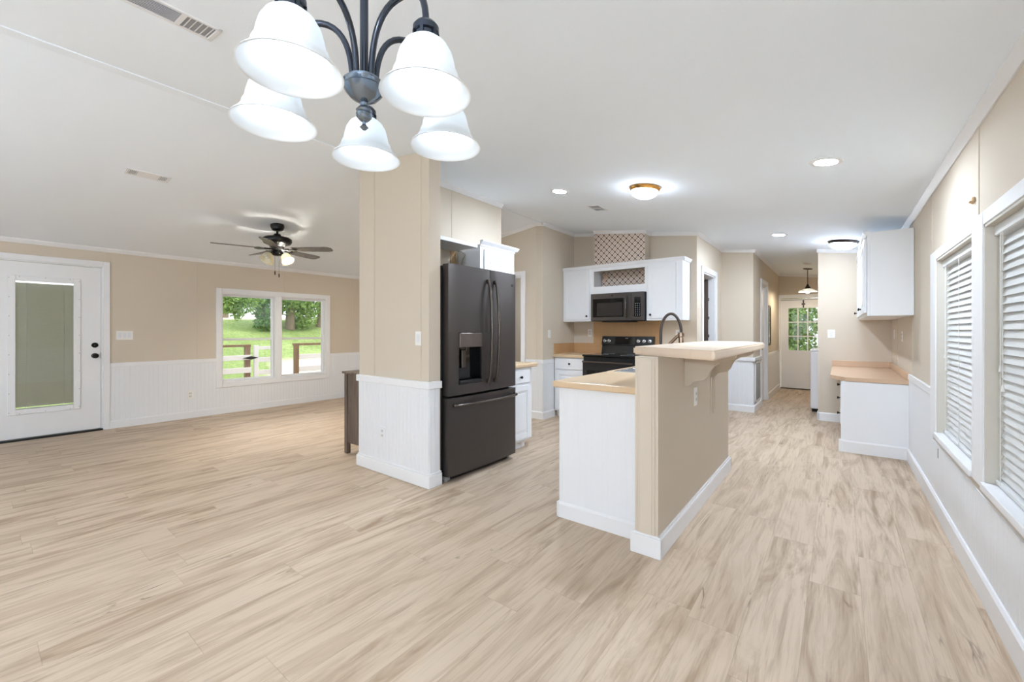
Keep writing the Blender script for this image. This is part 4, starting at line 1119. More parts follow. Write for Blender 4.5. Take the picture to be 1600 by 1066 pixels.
def rng():
    x0, x1, yf = -2.778, -2.012, 5.18
    th = Th('range', 'black electric range with white knobs on its backguard', 'range', (-2.395, 5.5, 0))
    m = MB(); m.box((x0, yf + .02, .06), (x1, 5.84, .90), .004); m.box((x0 + .02, yf + .08, 0), (x1 - .02, 5.8, .06)); th.part(m, 'body', M['blackp'])
    m = MB(); m.box((x0 - .004, yf - .01, .90), (x1 + .004, 5.77, .925), .006); ck = th.part(m, 'cooktop', M['blackgl'])
    m = MB()
    for bx_, by_, r_ in ((-2.58, 5.33, .10), (-2.20, 5.33, .085), (-2.58, 5.60, .075), (-2.20, 5.60, .10)):
        m = MB(); m.lathe([(r_, 0), (r_ + .003, 0), (r_ + .003, .0008), (r_, .0008)], (bx_, by_, .925), 36, closed=True); th.part(m, 'burner_ring', M['grille'], ck)
    m = MB(); m.box((x0 + .004, yf - .012, .22), (x1 - .004, yf + .02, .835), .005); d = th.part(m, 'oven_door', M['slated'])
    m = MB(); m.box((x0 + .07, yf - .014, .34), (x1 - .07, yf - .012, .72)); th.part(m, 'oven_window', M['blackgl'], d)
    m = MB(); m.tube([(x0 + .03, yf - .06, .862 - .03), (x1 - .03, yf - .06, .862 - .03)], .015, 12); m.box((x0 + .035, yf - .06, .818), (x0 + .06, yf - .01, .846), .003); m.box((x1 - .06, yf - .06, .818), (x1 - .035, yf - .01, .846), .003); th.part(m, 'handle', M['slateh'], d, smooth=50)
    m = MB(); m.box((x0 + .004, yf - .008, .07), (x1 - .004, yf + .02, .205), .005); th.part(m, 'storage_drawer', M['slated'])
    # backguard, leaning back
    m = MB(); m.prism([(5.76, .925), (5.84, .925), (5.85, 1.168), (5.80, 1.170), (5.765, 1.05), (5.79, 1.045)], 0, x0, x1); bg = th.part(m, 'backguard', M['blackp'])
    tl = math.atan2(.035, .12)
    def onface(x, z, o=0.0):
        y = 5.765 + (z - 1.05) / .12 * .035 - o; return (x, y, z)
    m = MB(); m.prism([(onface(0, 1.056, .002)[1], 1.056), (onface(0, 1.158, .002)[1], 1.158), (onface(0, 1.158, -.002)[1], 1.158), (onface(0, 1.056, -.002)[1], 1.056)], 0, x0 + .21, x1 - .25); th.part(m, 'display', M['blackgl'], bg)
    rt = Matrix.Rotation(R(90) - tl, 4, 'X')
    for x in (x0 + .045, x0 + .115, x1 - .21, x1 - .13, x1 - .05):
        m = MB(); m.lathe([(0, 0), (.026, 0), (.026, .005), (.018, .008), (.016, .024), (0, .026)], onface(x, 1.105), 20, rt); m.box((-.003, -.017, .022), (.003, .017, .031), .001, Matrix.Translation(onface(x, 1.105)) @ rt); th.part(m, 'knob', M['steel'], bg, smooth=35, label='bright metal burner knob')
    m = MB(); p = onface(-2.40, 1.142, .004); m.box((p[0] - .02, p[1], p[2] - .005), (p[0] + .02, p[1] + .002, p[2] + .005))
    th.part(m, 'display_marks', M['grille'], bg)
rng()
m = MB(); m.box((-2.79, 5.60, 1.345), (-1.98, 5.857, 1.362), .003)

# ---------------- island
def island():
    x0, x1, y0, y1 = -1.50, -.94, 2.455, 4.18
    th = Th('island_cabinet', 'white beadboard island cabinet under the tan countertop with the sink', 'cabinet', (-1.2, 3.3, 0))
    m = MB(); m.box((x0 + .02, y0 + .01, .09), (x1, y1, .866)); m.box((x0 + .09, y0 + .01, 0), (x1, y1, .09)); th.part(m, 'body', M['cab'])
    m = MB(); bead_x(m, y0 + .01, x0 + .03, x1, -1, .02, .866, .042, .009, .0007); m.box((x0 + .008, y0 - .001, .02), (x0 + .032, y0 + .012, .866)); th.part(m, 'end_panel', M['bead'])
    m = MB(); base_x(m, y0 + .004, x0 + .004, x1 + .02, -1, .10, .02); m.box((x0 - .006, y0 - .016, 0), (x0 + .01, y0 + .03, .10), .003); th.part(m, 'baseboard', M['white'])
    ds = [(y0 + .03, 2.95), (2.96, 3.42), (3.43, 3.80), (3.81, 4.16)]
    for i, (a, b) in enumerate(ds):
        m = MB(); panel_door(m, 0, x0 + .02, -1, a, b, .115, .68); d = th.part(m, 'door', M['cab'])
        m = MB(); m.lathe(KNOB, (x0 + .001, a + .04 if i % 2 else b - .04, .62), 16, ROTNX); th.part(m, 'knob', M['black'], d, smooth=40)
        m = MB(); m.box((x0 + .001, a, .70), (x0 + .02, b, .845), .004); d = th.part(m, 'drawer', M['cab'])
        m = MB(); m.lathe(KNOB, (x0 + .001, (a + b) / 2, .77), 16, ROTNX); th.part(m, 'knob', M['black'], d, smooth=40)
    m = MB(); m.box((x0 + .006, y0 + .004, .70), (x0 + .018, y0 + .022, .735)); th.part(m, 'hinge', M['bronze'])
island()
def counter_island():
    m = MB(); t = bmesh.new()
    x0, x1, y0, y1, z0, z1 = -1.525, -.925, 2.415, 4.19, .871, .914
    sx0, sx1, sy0, sy1 = -1.455, -1.03, 3.28, 3.98
    m.box((x0, y0, z0), (x1, sy0, z1), .010, seg=2); m.box((x0, sy0 - .01, z0), (sx0, sy1 + .01, z1)); m.box((sx1, sy0 - .01, z0), (x1, sy1 + .01, z1)); m.box((x0, sy1, z0), (x1, y1, z1))
    tag(m.obj('countertop', M['kctop']), 'tan tiled island countertop around the sink, left of the raised bar', 'countertop')
    th = Th('sink', 'stainless double-bowl sink set in the island countertop', 'sink', (-1.24, 3.63, .74))
    m = MB()
    m.box((sx0 - .014, sy0 - .014, z1), (sx1 + .06, sy0 + .02, z1 + .005), .002); m.box((sx0 - .014, sy1 - .02, z1), (sx1 + .06, sy1 + .014, z1 + .005), .002)
    m.box((sx0 - .014, sy0, z1), (sx0 + .012, sy1, z1 + .005), .002); m.box((sx1 - .02, sy0, z1), (sx1 + .07, sy1, z1 + .005), .002); m.box((sx0, 3.62, z1 - .01), (sx1, 3.645, z1 + .004), .002)
    th.part(m, 'rim', M['steel'])
    for a, b in ((sy0 + .006, 3.622), (3.643, sy1 - .006)):
        m = MB(); zb = .875
        m.box((sx0 + .004, a, .76), (sx1 - .004, b, .764)); m.box((sx0 + .002, a, .76), (sx0 + .006, b, z1)); m.box((sx1 - .008, a, .76), (sx1 - .004, b, z1)); m.box((sx0 + .004, a, .76), (sx1 - .006, a + .004, z1)); m.box((sx0 + .004, b - .004, .76), (sx1 - .006, b, z1)); th.part(m, 'basin', M['steel'])
counter_island()
m = MB(); m.box((-.915, 2.33, 0), (-.785, 4.20, 1.106)); m.box((-.900, 2.322, .11), (-.800, 2.332, 1.10), .004); m.box((-.885, 2.318, .11), (-.815, 2.324, 1.09), .003)
struct('wall_bar', m, M['wall'])
m = MB(); bx_ = [(0, 0), (.018, 0), (.018, .108), (.01, .118), (0, .118)]
m.box((-.937, 2.308, 0), (-.763, 2.331, .108), .003); m.box((-.930, 2.316, .108), (-.770, 2.331, .118), .002); m.box((-.785, 2.32, 0), (-.763, 4.222, .108), .003); m.box((-.785, 2.32, .108), (-.772, 4.212, .118), .002); m.box((-.925, 4.2, 0), (-.763, 4.222, .108), .003)
struct('baseboard_bar', m, M['white'])
def bartop():
    pts = [(-.978, 2.465), (-.965, 2.448), (-.475, 2.165), (-.462, 2.168), (-.457, 2.18), (-.457, 3.83), (-.62, 4.24), (-.978, 4.24)]
    th = Th('bar_top', 'raised beige bar top with clipped corners resting on the half wall', 'countertop', (-.72, 3.2, 1.106))
    t = bmesh.new(); v0 = [t.verts.new((x, y, 1.108)) for x, y in pts]; v1 = [t.verts.new((x, y, 1.156)) for x, y in pts]
    t.faces.new(v0[::-1]); top = t.faces.new(v1); n = len(pts)
    for i in range(n): t.faces.new((v0[i], v0[(i + 1) % n], v1[(i + 1) % n], v1[i]))
    bmesh.ops.bevel(t, geom=[e for e in t.edges if abs(e.verts[0].co.z - e.verts[1].co.z) < .01], offset=.009, segments=2, affect='EDGES')
    m = MB(); m._merge(t); th.part(m, 'slab', M['bartop'], smooth=30)
    og = [(-.784, .89), (-.765, .893), (-.745, .905), (-.73, .925), (-.70, .932), (-.665, .942), (-.645, .965), (-.63, 1.0), (-.61, 1.03), (-.58, 1.05), (-.54, 1.058), (-.515, 1.07), (-.49, 1.085), (-.485, 1.107), (-.784, 1.107)]
    for y in (2.83, 3.52):
        m = MB(); m.prism(og, 1, y, y + .028); th.part(m, 'corbel', M['wall'])
    m = MB(); m.box((-.785, 3.515, .60), (-.779, 3.53, .90)); th.part(m, 'batten', M['wall'])
bartop()
m = MB(); m.box((-.785, 3.60, .60), (-.778, 3.94, .96), .002); m.box((-.778, 3.63, .63), (-.774, 3.91, .93), .002)
tag(m.obj('access_panel', M['wall']), 'flat tan access panel on the half wall behind the far corbel', 'panel')

def faucet():
    x, y = -1.0, 3.52
    th = Th('faucet', 'tall bronze pull-down kitchen faucet with a dark arched hose on the island', 'faucet', (x, y, .914))
    m = MB(); m.lathe([(0, .919), (.028, .919), (.026, .928), (.02, .94), (.02, 1.20), (.024, 1.205), (.024, 1.232), (.017, 1.238), (0, 1.238)], (x, y, 0), 24); th.part(m, 'body', M['faucet'], smooth=35)
    pts = []
    for i in range(25):
        t = i / 24; a = PI * t
        cx = x - .078
        px = cx + .078 * math.cos(a)
        pz = 1.235 + .153 * math.sin(a)
        pts.append((px, y - .02 * t, pz))
    pts += [(x - .156, y - .022, 1.15), (x - .150, y - .024, 1.10), (x - .145, y - .024, 1.06)]
    m = MB(); m.tube(pts, .0115, 12); th.part(m, 'hose', M['hose'], smooth=60)
    m = MB(); m.lathe([(0, 0), (.017, 0), (.02, .05), (.014, .10), (0, .10)], (x - .145, y - .024, .97), 18); th.part(m, 'spray_head', M['faucet'], smooth=40)
    m = MB(); m.tube([(x - .005, y, 1.222), (x - .035, y - .005, 1.20), (x - .08, y - .012, 1.15), (x - .135, y - .02, 1.08)], .013, 12); th.part(m, 'dock_arm', M['faucet'], smooth=60)
    m = MB(); m.tube([(x, y + .02, 1.0), (x, y + .05, 1.01), (x + .005, y + .11, 1.04)], .006, 10); th.part(m, 'lever', M['faucet'], smooth=60)
faucet()

# ---------------- desk nook on the right
def desk():
    th = Th('desk_cabinet', 'low white desk cabinet with drawers under the beige desk counter', 'cabinet', (.28, 6.4, 0))
    m = MB(); m.box((.035, 5.585, .0), (.54, 6.25, .725), .002); th.part(m, 'body', M['cab'])
    m = MB(); m.box((.02, 5.562, 0), (.54, 5.585, .725), .003); th.part(m, 'end_panel', M['cab'])
    m = MB(); base_x(m, 5.562, .008, .54, -1, .12, .016); m.box((.002, 5.543, 0), (.034, 5.60, .122), .003); th.part(m, 'baseboard', M['white'])
    for z0, z1 in ((.60, .71), (.44, .585), (.27, .425)):
        m = MB(); m.box((.016, 5.62, z0), (.035, 6.22, z1), .004); d = th.part(m, 'drawer', M['cab'])
        m = MB(); m.lathe(KNOB, (.016, 5.82, (z0 + z1) / 2 + .01), 14, ROTNX); th.part(m, 'knob', M['black'], d, smooth=40)
desk()
th = Th('desk_counter', 'beige laminate desk counter with a clipped corner and low backsplash', 'countertop', (.24, 6.4, .728))
m = MB(); m.prism([(-.07, 5.80), (.06, 5.565), (.54, 5.555), (.54, 7.298), (-.07, 7.298)], 2, .728, .768); th.part(m, 'slab', M['deskc'])
m = MB(); m.box((-.07, 7.282, .768), (.525, 7.299, .845), .003); m.box((.525, 5.57, .768), (.543, 7.299, .845), .003); th.part(m, 'backsplash', M['deskc'])
m = MB(); m.prism([(-.045, .728), (.0, .728), (.10, .728), (.10, .70), (.03, .56), (.012, .53), (0.0, .56)], 1, 7.27, 7.298); m.prism([(.10, .728), (.10, .52), (-.0, .56), (-.05, .728)], 1, 7.278, 7.298); th.part(m, 'bracket', M['wall'])

def upper_right():
    th = Th('wall_cabinet', 'large white wall cabinet on the right above the desk counter', 'cabinet', (.38, 6.2, 1.39))
    xf, y0, y1, z0, z1 = .235, 5.245, 7.298, 1.39, 2.185
    m = MB(); m.box((xf, y0, z0), (.543, y1, z1), .003); m.box((xf - .018, y0 + .01, z0 + .002), (xf, y1, z1)); th.part(m, 'body', M['cab'])
    m = MB(); m.prism([(xf - .018, z1 - .03), (xf - .026, z1 - .03), (xf - .05, z1), (xf - .05, z1 + .012), (xf, z1 + .012)], 1, y0, y1); th.part(m, 'crown', M['cab'])
    ds = [(5.29, 5.93), (5.945, 6.585), (6.60, 7.24)]
    for i, (a, b) in enumerate(ds):
        m = MB()
        panel_door(m, 0, xf - .02, -1, a, b, z0 + .03, z1 - .05, t=.022)
        d = th.part(m, 'door', M['cab'])
        m = MB(); m.lathe(KNOB, (xf - .042, (b - .035) if i != 1 else (a + .035), z0 + .09), 14, ROTNX); th.part(m, 'knob', M['black'], d, smooth=40)
upper_right()

# ---------------- washer
def washer():
    th = Th('washing_machine', 'white washing machine just peeking out beyond the hallway wall', 'washer', (0.0, 8.3, 0))
    x0, x1, y0, y1 = -.345, .33, 8.0, 8.68
    m = MB(); m.box((x0, y0, .045), (x1, y1, .93), .02, seg=3); th.part(m, 'body', M['enamel'])
    m = MB(); m.box((x0 - .006, y0 + .005, .93), (x1, y1 - .005, .965), .016, seg=3); th.part(m, 'lid', M['enamel'])
    m = MB(); m.box((x1 - .10, y0 + .01, .965), (x1, y1 - .01, 1.07), .02, seg=2); th.part(m, 'console', M['enamel'])
    m = MB(); m.box((x0 + .02, y0 + .02, 0), (x1 - .02, y1 - .02, .045)); th.part(m, 'base', M['gap'])  # near-black block paints the shaded gap under the washer
washer()

# ---------------- side table
def side_table():
    x0, x1, y0, y1, z = -4.0, -3.56, 2.37, 3.30, .815
    th = Th('console_table', 'weathered brown wood console cabinet tucked behind the column in the living room', 'console table', ((x0 + x1) / 2, (y0 + y1) / 2, 0))
    m = MB(); m.box((x0 - .015, y0 - .02, z), (x1, y1 + .02, z + .022), .003); th.part(m, 'top', M['dwood'])
    for a, b in ((x0, y0), (x0, y1 - .045), (x1 - .045, y0), (x1 - .045, y1 - .045)):
        m = MB(); m.box((a, b, 0), (a + .045, b + .045, z), .003); th.part(m, 'leg', M['dwood'])
    m = MB(); m.box((x0 + .045, y0 + .012, .11), (x1 - .045, y0 + .028, z)); m.box((x0 + .045, y1 - .028, .11), (x1 - .045, y1 - .012, z)); m.box((x1 - .03, y0 + .03, .11), (x1 - .015, y1 - .03, z)); m.box((x0 + .02, y0 + .03, .11), (x1 - .03, y1 - .03, .13)); th.part(m, 'body', M['dwood'])
    for k in range(2):
        a = y0 + .05 + k * (y1 - y0 - .1) / 2; b = a + (y1 - y0 - .1) / 2 - .006
        m = MB(); panel_door(m, 0, x0 + .025, -1, a, b, .12, z - .01, t=.018); d = th.part(m, 'door', M['dwood'])
        m = MB(); m.lathe(KNOB, (x0 + .007, b - .03 if k == 0 else a + .03, .5), 12, ROTNX); th.part(m, 'knob', M['black'], d, smooth=40)
side_table()

# ---------------- switches, outlets, grille, mirror
def plate(name, lab, cat, p, ax, d, w, h, kind, gang=1, group=None, m=None):
    """p: centre on wall; ax: wall normal axis; d outward"""
    th = Th(name, lab, cat, p, group)
    def bx(mb, u0, u1, w0, w1, o0, o1, bev=.001):
        if ax == 0: mb.box((p[0] + d * o0, p[1] + u0, p[2] + w0), (p[0] + d * o1, p[1] + u1, p[2] + w1), bev)
        else: mb.box((p[0] + u0, p[1] + d * o0, p[2] + w0), (p[0] + u1, p[1] + d * o1, p[2] + w1), bev)
    mb = MB(); bx(mb, -w / 2, w / 2, -h / 2, h / 2, 0, .006, .002); th.part(mb, 'cover_plate', m or M['almond'])
    for g in range(gang):
        c_ = (g - (gang - 1) / 2) * .046
        mb = MB()
        if kind == 'switch': bx(mb, c_ - .0165, c_ + .0165, -.033, .033, .005, .009); th.part(mb, 'rocker', mat('switch_rocker', (222, 223, 226), .35, var=.01))
        elif kind == 'toggle': bx(mb, c_ - .005, c_ + .005, -.012, .012, .005, .014); th.part(mb, 'toggle', M['almond'])
        else:
            for q in (-.02, .02): bx(mb, c_ - .016, c_ + .016, q - .014, q + .014, .005, .008)
            rc = th.part(mb, 'receptacle', mat('receptacle_face', (212, 211, 208), .4, var=.01)); mb = MB()
            for q in (-.02, .02): bx(mb, c_ - .009, c_ - .006, q - .005, q + .006, .0075, .0085, 0); bx(mb, c_ + .006, c_ + .009, q - .005, q + .006, .0075, .0085, 0)
            th.part(mb, 'slot', M['gap'], rc)
plate('light_switch', 'three-gang white switch plate beside the glazed door on the left', 'light switch', (XL, 1.267, 1.19), 0, 1, .165, .115, 'switch', 3)
plate('light_switch', 'single white switch plate on the column face', 'light switch', (-2.697, 2.25, 1.188), 1, -1, .07, .115, 'switch')
plate('light_switch', 'single white switch plate on the kitchen side wall left of the range corner', 'light switch', (-3.3, 5.146, 1.204), 0, 1, .07, .115, 'toggle')
plate('light_switch', 'single white switch plate on the wall beside the hallway above the desk counter', 'light switch', (-.077, 7.30, 1.206), 1, -1, .085, .12, 'switch')
plate('light_switch', 'white switch plate under the right wall cabinet, farther from the windows', 'light switch', (XR, 6.95, 1.205), 0, -1, .07, .115, 'switch')
plate('outlet', 'white outlet under the right wall cabinet, nearer the windows', 'outlet', (XR, 6.15, 1.19), 0, -1, .07, .115, 'outlet')
plate('outlet', 'white outlet low on the beadboard under the left window wall', 'outlet', (XL + .008, 1.969, .333), 0, 1, .07, .115, 'outlet')
plate('outlet', 'white outlet low on the beadboard of the column', 'outlet', (-3.165, 2.242, .352), 1, -1, .07, .115, 'outlet', m=M['bead'])
plate('outlet', 'white outlet on the wall left of the range under the narrow cabinet', 'outlet', (-3.02, 5.87, 1.218), 1, -1, .07, .115, 'outlet')
plate('outlet', 'white outlet behind the tall faucet right of the range', 'outlet', (-1.70, 5.87, 1.205), 1, -1, .08, .115, 'outlet')
plate('outlet', 'white outlet on the half wall between the two corbels', 'outlet', (-.785, 3.09, .795), 0, 1, .07, .125, 'outlet')
m = MB(); m.box((XR - .012, 4.03, .385), (XR - .008, 4.045, .45)); tag(m.obj('cable_plate', M['grille']), 'thin grey slot plate on the white wainscot below the right windows', 'outlet')
m = MB(); m.box((XR - .012, 3.10, 1.90), (XR, 3.13, 1.925), .004); m.cyl((XR - .02, 3.115, 1.905), (XR - .004, 3.118, 1.895), .006, 8); tag(m.obj('wall_hook', M['cedge']), 'tiny brown hook on the tan wall above the right windows', 'hook')
th = Th('air_return_grille', 'grey louvered air return grille in the white wainscot at the hallway corner', 'grille', (-1.018, 7.75, .13))
m = MB(); gx = -1.022
for a, b, c_, d_ in ((7.48, 7.51, .13, .765), (7.99, 8.02, .13, .765), (7.48, 8.02, .13, .16), (7.48, 8.02, .735, .765)): m.box((gx, a, c_), (gx + .01, b, d_), .002)
th.part(m, 'frame', M['white'])
m = MB(); m.box((gx, 7.51, .16), (gx + .003, 7.99, .735)); th.part(m, 'backing', M['grille'])
m = MB(); z = .175
while z < .725:
    m.box((-.007, -.24, -.0008), (.007, .24, .0008), 0, Matrix.Translation((gx + .006, 7.75, z)) @ Matrix.Rotation(R(40), 4, 'Y')); z += .018
th.part(m, 'louver', M['grille'])
th = Th('wall_mirror', 'narrow framed panel hanging on the left wall of the hallway past its door', 'mirror', (-1.03, 9.2, 1.1))
m = MB(); 
for a, b, c_, d_ in ((9.04, 9.075, .98, 1.72), (9.33, 9.365, .98, 1.72), (9.04, 9.365, .98, 1.015), (9.04, 9.365, 1.685, 1.72)): m.box((-1.03, a, c_), (-1.012, b, d_), .003)
th.part(m, 'frame', M['dwood'])
m = MB(); m.box((-1.03, 9.075, 1.015), (-1.022, 9.33, 1.685)); th.part(m, 'panel', mat('dark_mirror', (150, 140, 125), .08, .8))

# ================================================================ OUTSIDE
GZ = -.62
def ground():
    t = bmesh.new(); nx, ny = 46, 40
    def h(x, y):
        d = max(0.0, -x - 13.0); q_ = min(1.0, d / 9.5); z = GZ + 2.45 * q_ * q_ * (3 - 2 * q_) + .004 * d
        z += .05 * math.sin(x * .7 + y * .4) * min(1, d / 4)
        return z
    vs = [[t.verts.new((-7.5 - 42 * (i / nx) ** 1.3, -22 + 60 * j / ny, 0)) for j in range(ny + 1)] for i in range(nx + 1)]
    for r_ in vs:
        for v in r_: v.co.z = h(v.co.x, v.co.y)
    for i in range(nx):
        for j in range(ny): t.faces.new((vs[i][j], vs[i + 1][j], vs[i + 1][j + 1], vs[i][j + 1]))
    m = MB(); m._merge(t); return m, h
g_, hgt = ground()
def grass_mat():
    m, nt, b = nodes_of('lawn_ground')
    ge = nt.nodes.new('ShaderNodeNewGeometry'); sp = nt.nodes.new('ShaderNodeSeparateXYZ'); nt.links.new(ge.outputs['Position'], sp.inputs[0])
    n1 = noise(nt, ge.outputs['Position'], .5, 4); n2 = noise(nt, ge.outputs['Position'], 9.0, 4, .7)
    a = mixc(nt, mth(nt, 'MULTIPLY', mth(nt, 'SUBTRACT', n1, .35), 3, clamp=True), lin((124, 144, 84)), lin((160, 178, 116)))
    a = mixc(nt, mth(nt, 'MULTIPLY', mth(nt, 'SUBTRACT', n2, .45), 3, clamp=True), a, lin((96, 116, 64)))
    # gravel drive near the right pane, pale road far away, leaf litter band
    X, Y = sp.outputs[0], sp.outputs[1]
    wob = mth(nt, 'MULTIPLY', mth(nt, 'SUBTRACT', n1, .5), 2.2)
    # drive: region where y > 5.2 + .. for x in [-17,-10]
    e = mth(nt, 'ADD', mth(nt, 'SUBTRACT', Y, mth(nt, 'MULTIPLY', X, -.42)), mth(nt, 'ADD', wob, .3))
    dr = mth(nt, 'MULTIPLY', e, 2.0, clamp=True)
    dr = mth(nt, 'MULTIPLY', dr, mth(nt, 'MULTIPLY', mth(nt, 'ADD', X, mth(nt, 'ADD', 16.8, mth(nt, 'MULTIPLY', wob, .5))), 2.0, clamp=True))
    rd = mth(nt, 'MULTIPLY', mth(nt, 'SUBTRACT', mth(nt, 'MULTIPLY', X, -1.0), 21.0), 2.0, clamp=True)
    gr = mixc(nt, n2, lin((196, 184, 164)), lin((222, 212, 196)))
    a = mixc(nt, mth(nt, 'MAXIMUM', dr, rd), a, gr)
    nt.links.new(a, b.inputs['Base Color']); b.inputs['Roughness'].default_value = .95; b.inputs['Specular IOR Level'].default_value = .1
    return m
lawn = g_.obj('lawn', grass_mat()); lawn['kind'] = 'structure'
m = MB(); m.box((-12, 11.3, GZ), (14, 40, GZ + .02)); o_ = m.obj('back_yard', MATS.get('x') or bpy.data.materials['lawn_ground']); o_['kind'] = 'structure'
m = MB(); m.box((.8, -30, GZ - .02), (30, 40, GZ)); o_ = m.obj('side_yard', mat('neutral_bounce_gravel', (188, 184, 178), .95, var=.1, scale=30)); o_['kind'] = 'structure'  # unseen ground, made grey so no green light bounces indoors
m = MB(); m.box((-30, -40, GZ - .03), (30, -3.4, GZ - .005)); o_ = m.obj('front_yard', mat('neutral_bounce_gravel', (188, 184, 178))); o_['kind'] = 'structure'  # unseen too, grey instead of lawn to keep the bounced light neutral

def foliage(blobs, n, size, seed=1):
    rr = random.Random(seed); bm_ = bmesh.new()
    tot = sum(b[3] ** 2 for b in blobs)
    for (x, y, z, r_) in blobs:
        k = int(n * r_ * r_ / tot)
        for _ in range(k):
            d = Vector((rr.gauss(0, 1), rr.gauss(0, 1), rr.gauss(0, 1))); d.normalize()
            p = Vector((x, y, z)) + d * r_ * (rr.random() ** .35)
            nrm = (d + Vector((rr.gauss(0, .6), rr.gauss(0, .6), rr.gauss(0, .6) + .4))).normalized()
            a = nrm.orthogonal().normalized(); a = (Matrix.Rotation(rr.random() * 2 * PI, 3, nrm) @ a); b_ = nrm.cross(a)
            s_ = size * rr.uniform(.6, 1.3)
            f = bm_.faces.new([bm_.verts.new(p - a * s_), bm_.verts.new(p - b_ * s_ * .45 + nrm * s_ * .12), bm_.verts.new(p + a * s_), bm_.verts.new(p + b_ * s_ * .45 + nrm * s_ * .12)])
    m = MB(); m.bm.free(); m.bm = bm_; return m
def tree(lab, x, y, tr, blobs, n, size, lean=(0, 0), branches=(), seed=1, cat='tree', th_h=4.0, lm='leaf'):
    z = hgt(x, y) - .05 if x < -7.5 else GZ
    th = Th('tree' if cat == 'tree' else 'shrub', lab, cat, (x, y, z))
    m = MB(); m.tube([(x, y, z), (x + lean[0] * .3, y + lean[1] * .3, z + th_h * .35), (x + lean[0], y + lean[1], z + th_h)], tr, 12, rf=lambda t: tr * (1.25 - .6 * t))
    for br in branches: m.tube([Vector(q) for q in br], tr * .35, 8, rf=lambda t: tr * (.5 - .35 * t))
    th.part(m, 'trunk', M['bark'], smooth=60)
    m = foliage(blobs, n, size, seed); th.part(m, 'foliage', M[lm])
def at(x, y, X):
    u = (x - 800) / 660.0; v = (517 - y) / 660.0; s_, c_ = math.sin(TH), math.cos(TH)
    rx, ry = u * c_ - s_, u * s_ + c_; t = X / rx
    return (X, ry * t, HC + v * t)
def blob(x, y, X, r_): p = at(x, y, X); return (p[0], p[1], p[2], r_)
# tree seen in the right pane, trunk to the sill of the hill
p = at(453, 516, -19.6)
tree('tree with a thick pale trunk seen through the right pane of the living room window', p[0], p[1], .17,
     [blob(447, 470, -19.6, .7), blob(462, 462, -19.6, .8), blob(472, 480, -19.6, .75), blob(478, 496, -19.6, .55), blob(452, 440, -19.6, 1.3), blob(440, 476, -19.6, .45), blob(468, 505, -19.6, .4)], 3600, .10, (.05, .2), seed=3, th_h=4.5)
p = at(414, 517, -19.4)
tree('leafy shrub-like tree behind the center of the living room window', p[0], p[1], .09,
     [blob(412, 506, -19.4, .42), blob(418, 495, -19.4, .45), blob(421, 512, -19.4, .35), blob(408, 484, -19.4, .40), blob(416, 470, -19.4, .5), blob(402, 462, -19.4, .6), blob(420, 455, -19.4, .7)], 2600, .085, (-.25, -.1),
     [(at(412, 505, -19.4)), (at(398, 490, -19.4)), (at(385, 478, -19.2))] and [[at(412, 505, -19.4), at(398, 490, -19.4), at(380, 470, -19.2)]], seed=5, th_h=2.2, lm='leafd')
p = at(300, 500, -15)
tree('overhanging tree whose leaves fill the top of the left pane of the living room window', p[0], p[1], .16,
     [blob(362, 468, -15, .45), blob(376, 474, -15, .45), blob(366, 484, -15, .28), blob(371, 495, -15, .14), blob(388, 466, -15, .45), blob(350, 462, -15, .4), blob(345, 474, -15.5, .3), blob(330, 455, -15, .8), blob(385, 455, -15, .6)], 2600, .07, (-.1, .3),
     [[at(302, 480, -15), at(335, 465, -15), at(365, 475, -15)]], seed=8, th_h=3.2)
p = at(497, 508, -20)
tree('thin tree at the right edge of the living room window view', p[0], p[1], .10, [blob(492, 470, -20, .9), blob(500, 455, -20, 1.1)], 1500, .1, (.3, .5), seed=11, th_h=4)
for i, (px, X) in enumerate(((350, -38), (405, -42), (455, -38), (505, -42))):
    q = at(px, 500, X); 
    tree(['tall pale tree across the road at the far left of the window view', 'pale tree across the road left of the window mullion', 'pale tree across the road behind the thick trunk', 'pale tree across the road at the far right of the window view'][i],
         q[0], q[1], .25, [(q[0], q[1], hgt(q[0], q[1]) + 4.6, 1.6), (q[0] + .3, q[1] + .5, hgt(q[0], q[1]) + 3.4, 1.4), (q[0], q[1] - .3, hgt(q[0], q[1]) + 6.0, 1.6)], 1500, .28, (0, .2), seed=20 + i, th_h=5)
# woods beyond the hall door
for i, (x, y, zz, r_) in enumerate(((-2.75, 14.6, 1.0, 1.0), (-1.2, 14.6, 1.0, 1.0), (.35, 14.6, 1.3, 1.0), (-2.2, 18.2, 3.2, 2.0), (1.2, 18.2, 2.9, 2.0))):
    tree(['low leafy tree left of the view through the hallway door', 'dense green bush nearest the hallway door', 'leafy bush right of the view through the hallway door', 'tall green tree behind the bushes beyond the hallway door', 'tall green tree at the right beyond the hallway door'][i],
         x, y, .1, [(x, y, GZ + .9 + zz * .4, r_ * .8), (x + .2, y - .2, GZ + 1.6 + zz * .6, r_ * .7), (x - .2, y, GZ + 2.4 + zz * .8, r_ * .7)], 7000, .065, (.1, .1), seed=40 + i, th_h=2.5 + zz, lm='leaf' if i % 2 else 'leafd')

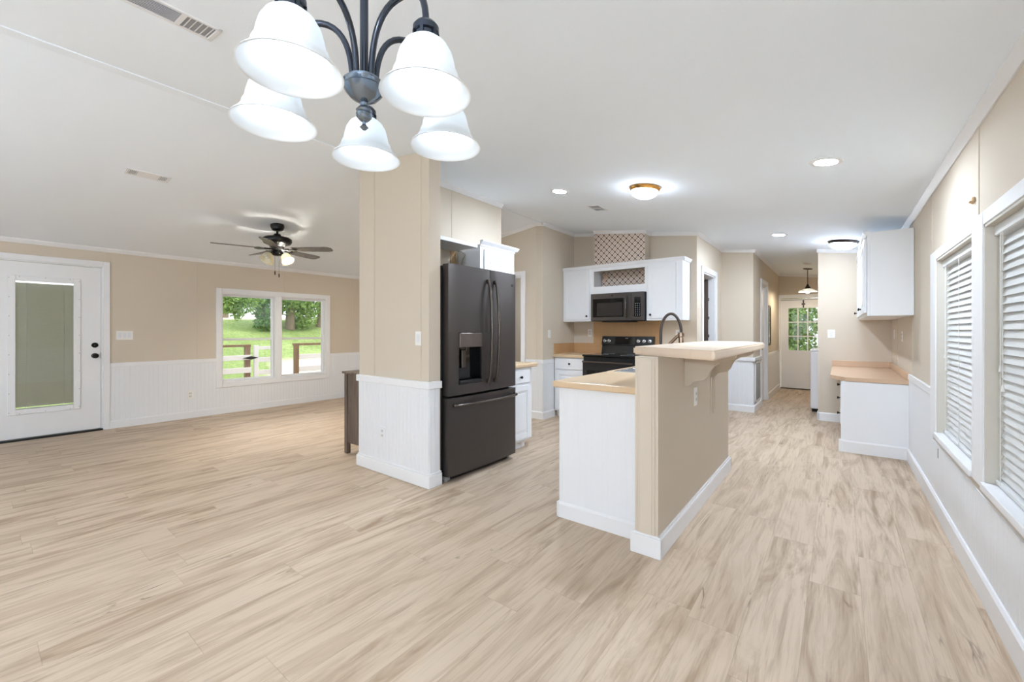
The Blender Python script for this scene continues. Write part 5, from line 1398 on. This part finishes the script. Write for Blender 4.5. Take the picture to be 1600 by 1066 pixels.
# porch fence outside the left window
XF = -9.5
def zat(y_, X=XF, px=400): return at(px, y_, X)[2]
def yat(px, X=XF): return at(px, 540, X)[1]
th = Th('porch_railing', 'brown wooden porch railing with white boards at the left of the window view', 'railing', (XF, 3.0, -.35))
m = MB(); m.box((XF - .045, 1.6, .925), (XF + .045, yat(391), .972), .004); th.part(m, 'top_rail', M['brownw'])
m = MB(); m.box((XF - .04, yat(383) - .01, -.6), (XF + .045, yat(391) - .01, .925), .003); th.part(m, 'post', M['brownw'])
for z0, z1 in ((.66, .76), (.40, .51), (.12, .24), (-.15, -.03)):
    m = MB(); m.box((XF + .045, 1.6, z0), (XF + .065, yat(391), z1), .002); th.part(m, 'board', M['white'])
m = MB(); m.prism([(yat(377), .70), (yat(390), .735), (yat(402), .70), (yat(390), .665)], 0, XF + .066, XF + .074); th.part(m, 'strap_hinge', M['black'])
th = Th('gate', 'white board gate standing open in the middle of the window view', 'gate', (XF, 3.9, -.35))
ya, yb = yat(396), yat(432)
m = MB(); m.box((XF - .02, ya, -.40), (XF + .04, ya + .085, .95), .003); m.box((XF - .02, yb, -.40), (XF + .04, yb + .085, .95), .003); th.part(m, 'stile', M['white'])
for z0, z1 in ((.86, .93), (.60, .70), (.34, .44), (.08, .18), (-.2, -.10)):
    m = MB(); m.box((XF + .0, ya + .02, z0), (XF + .02, yb + .05, z1), .002); th.part(m, 'board', M['white'])
th = Th('porch_railing', 'brown wooden porch railing with white boards at the right of the window view', 'railing', (XF, 5.1, -.35))
ya, yb = yat(458), yat(458) + 1.7
m = MB(); m.box((XF - .045, ya, .925), (XF + .045, yb, .975), .004); th.part(m, 'top_rail', M['brownw'])
m = MB(); m.box((XF - .04, ya + .02, -.6), (XF + .045, ya + .11, .925), .003); th.part(m, 'post', M['brownw'])
for z0, z1 in ((.62, .73), (.34, .46), (.06, .18), (-.2, -.08)):
    m = MB(); m.box((XF + .0, ya + .11, z0), (XF + .02, yb, z1), .002); th.part(m, 'board', M['white'])
# porch deck just outside the left door
m = MB()
for k in range(13): m.box((XL - .13 - .145 * (k + 1), -1.5, -.16), (XL - .135 - .145 * k, 8.5, -.12), .002)
o_ = m.obj('porch_deck', M['brownw']); tag(o_, 'brown wooden porch deck outside the left wall', 'deck')
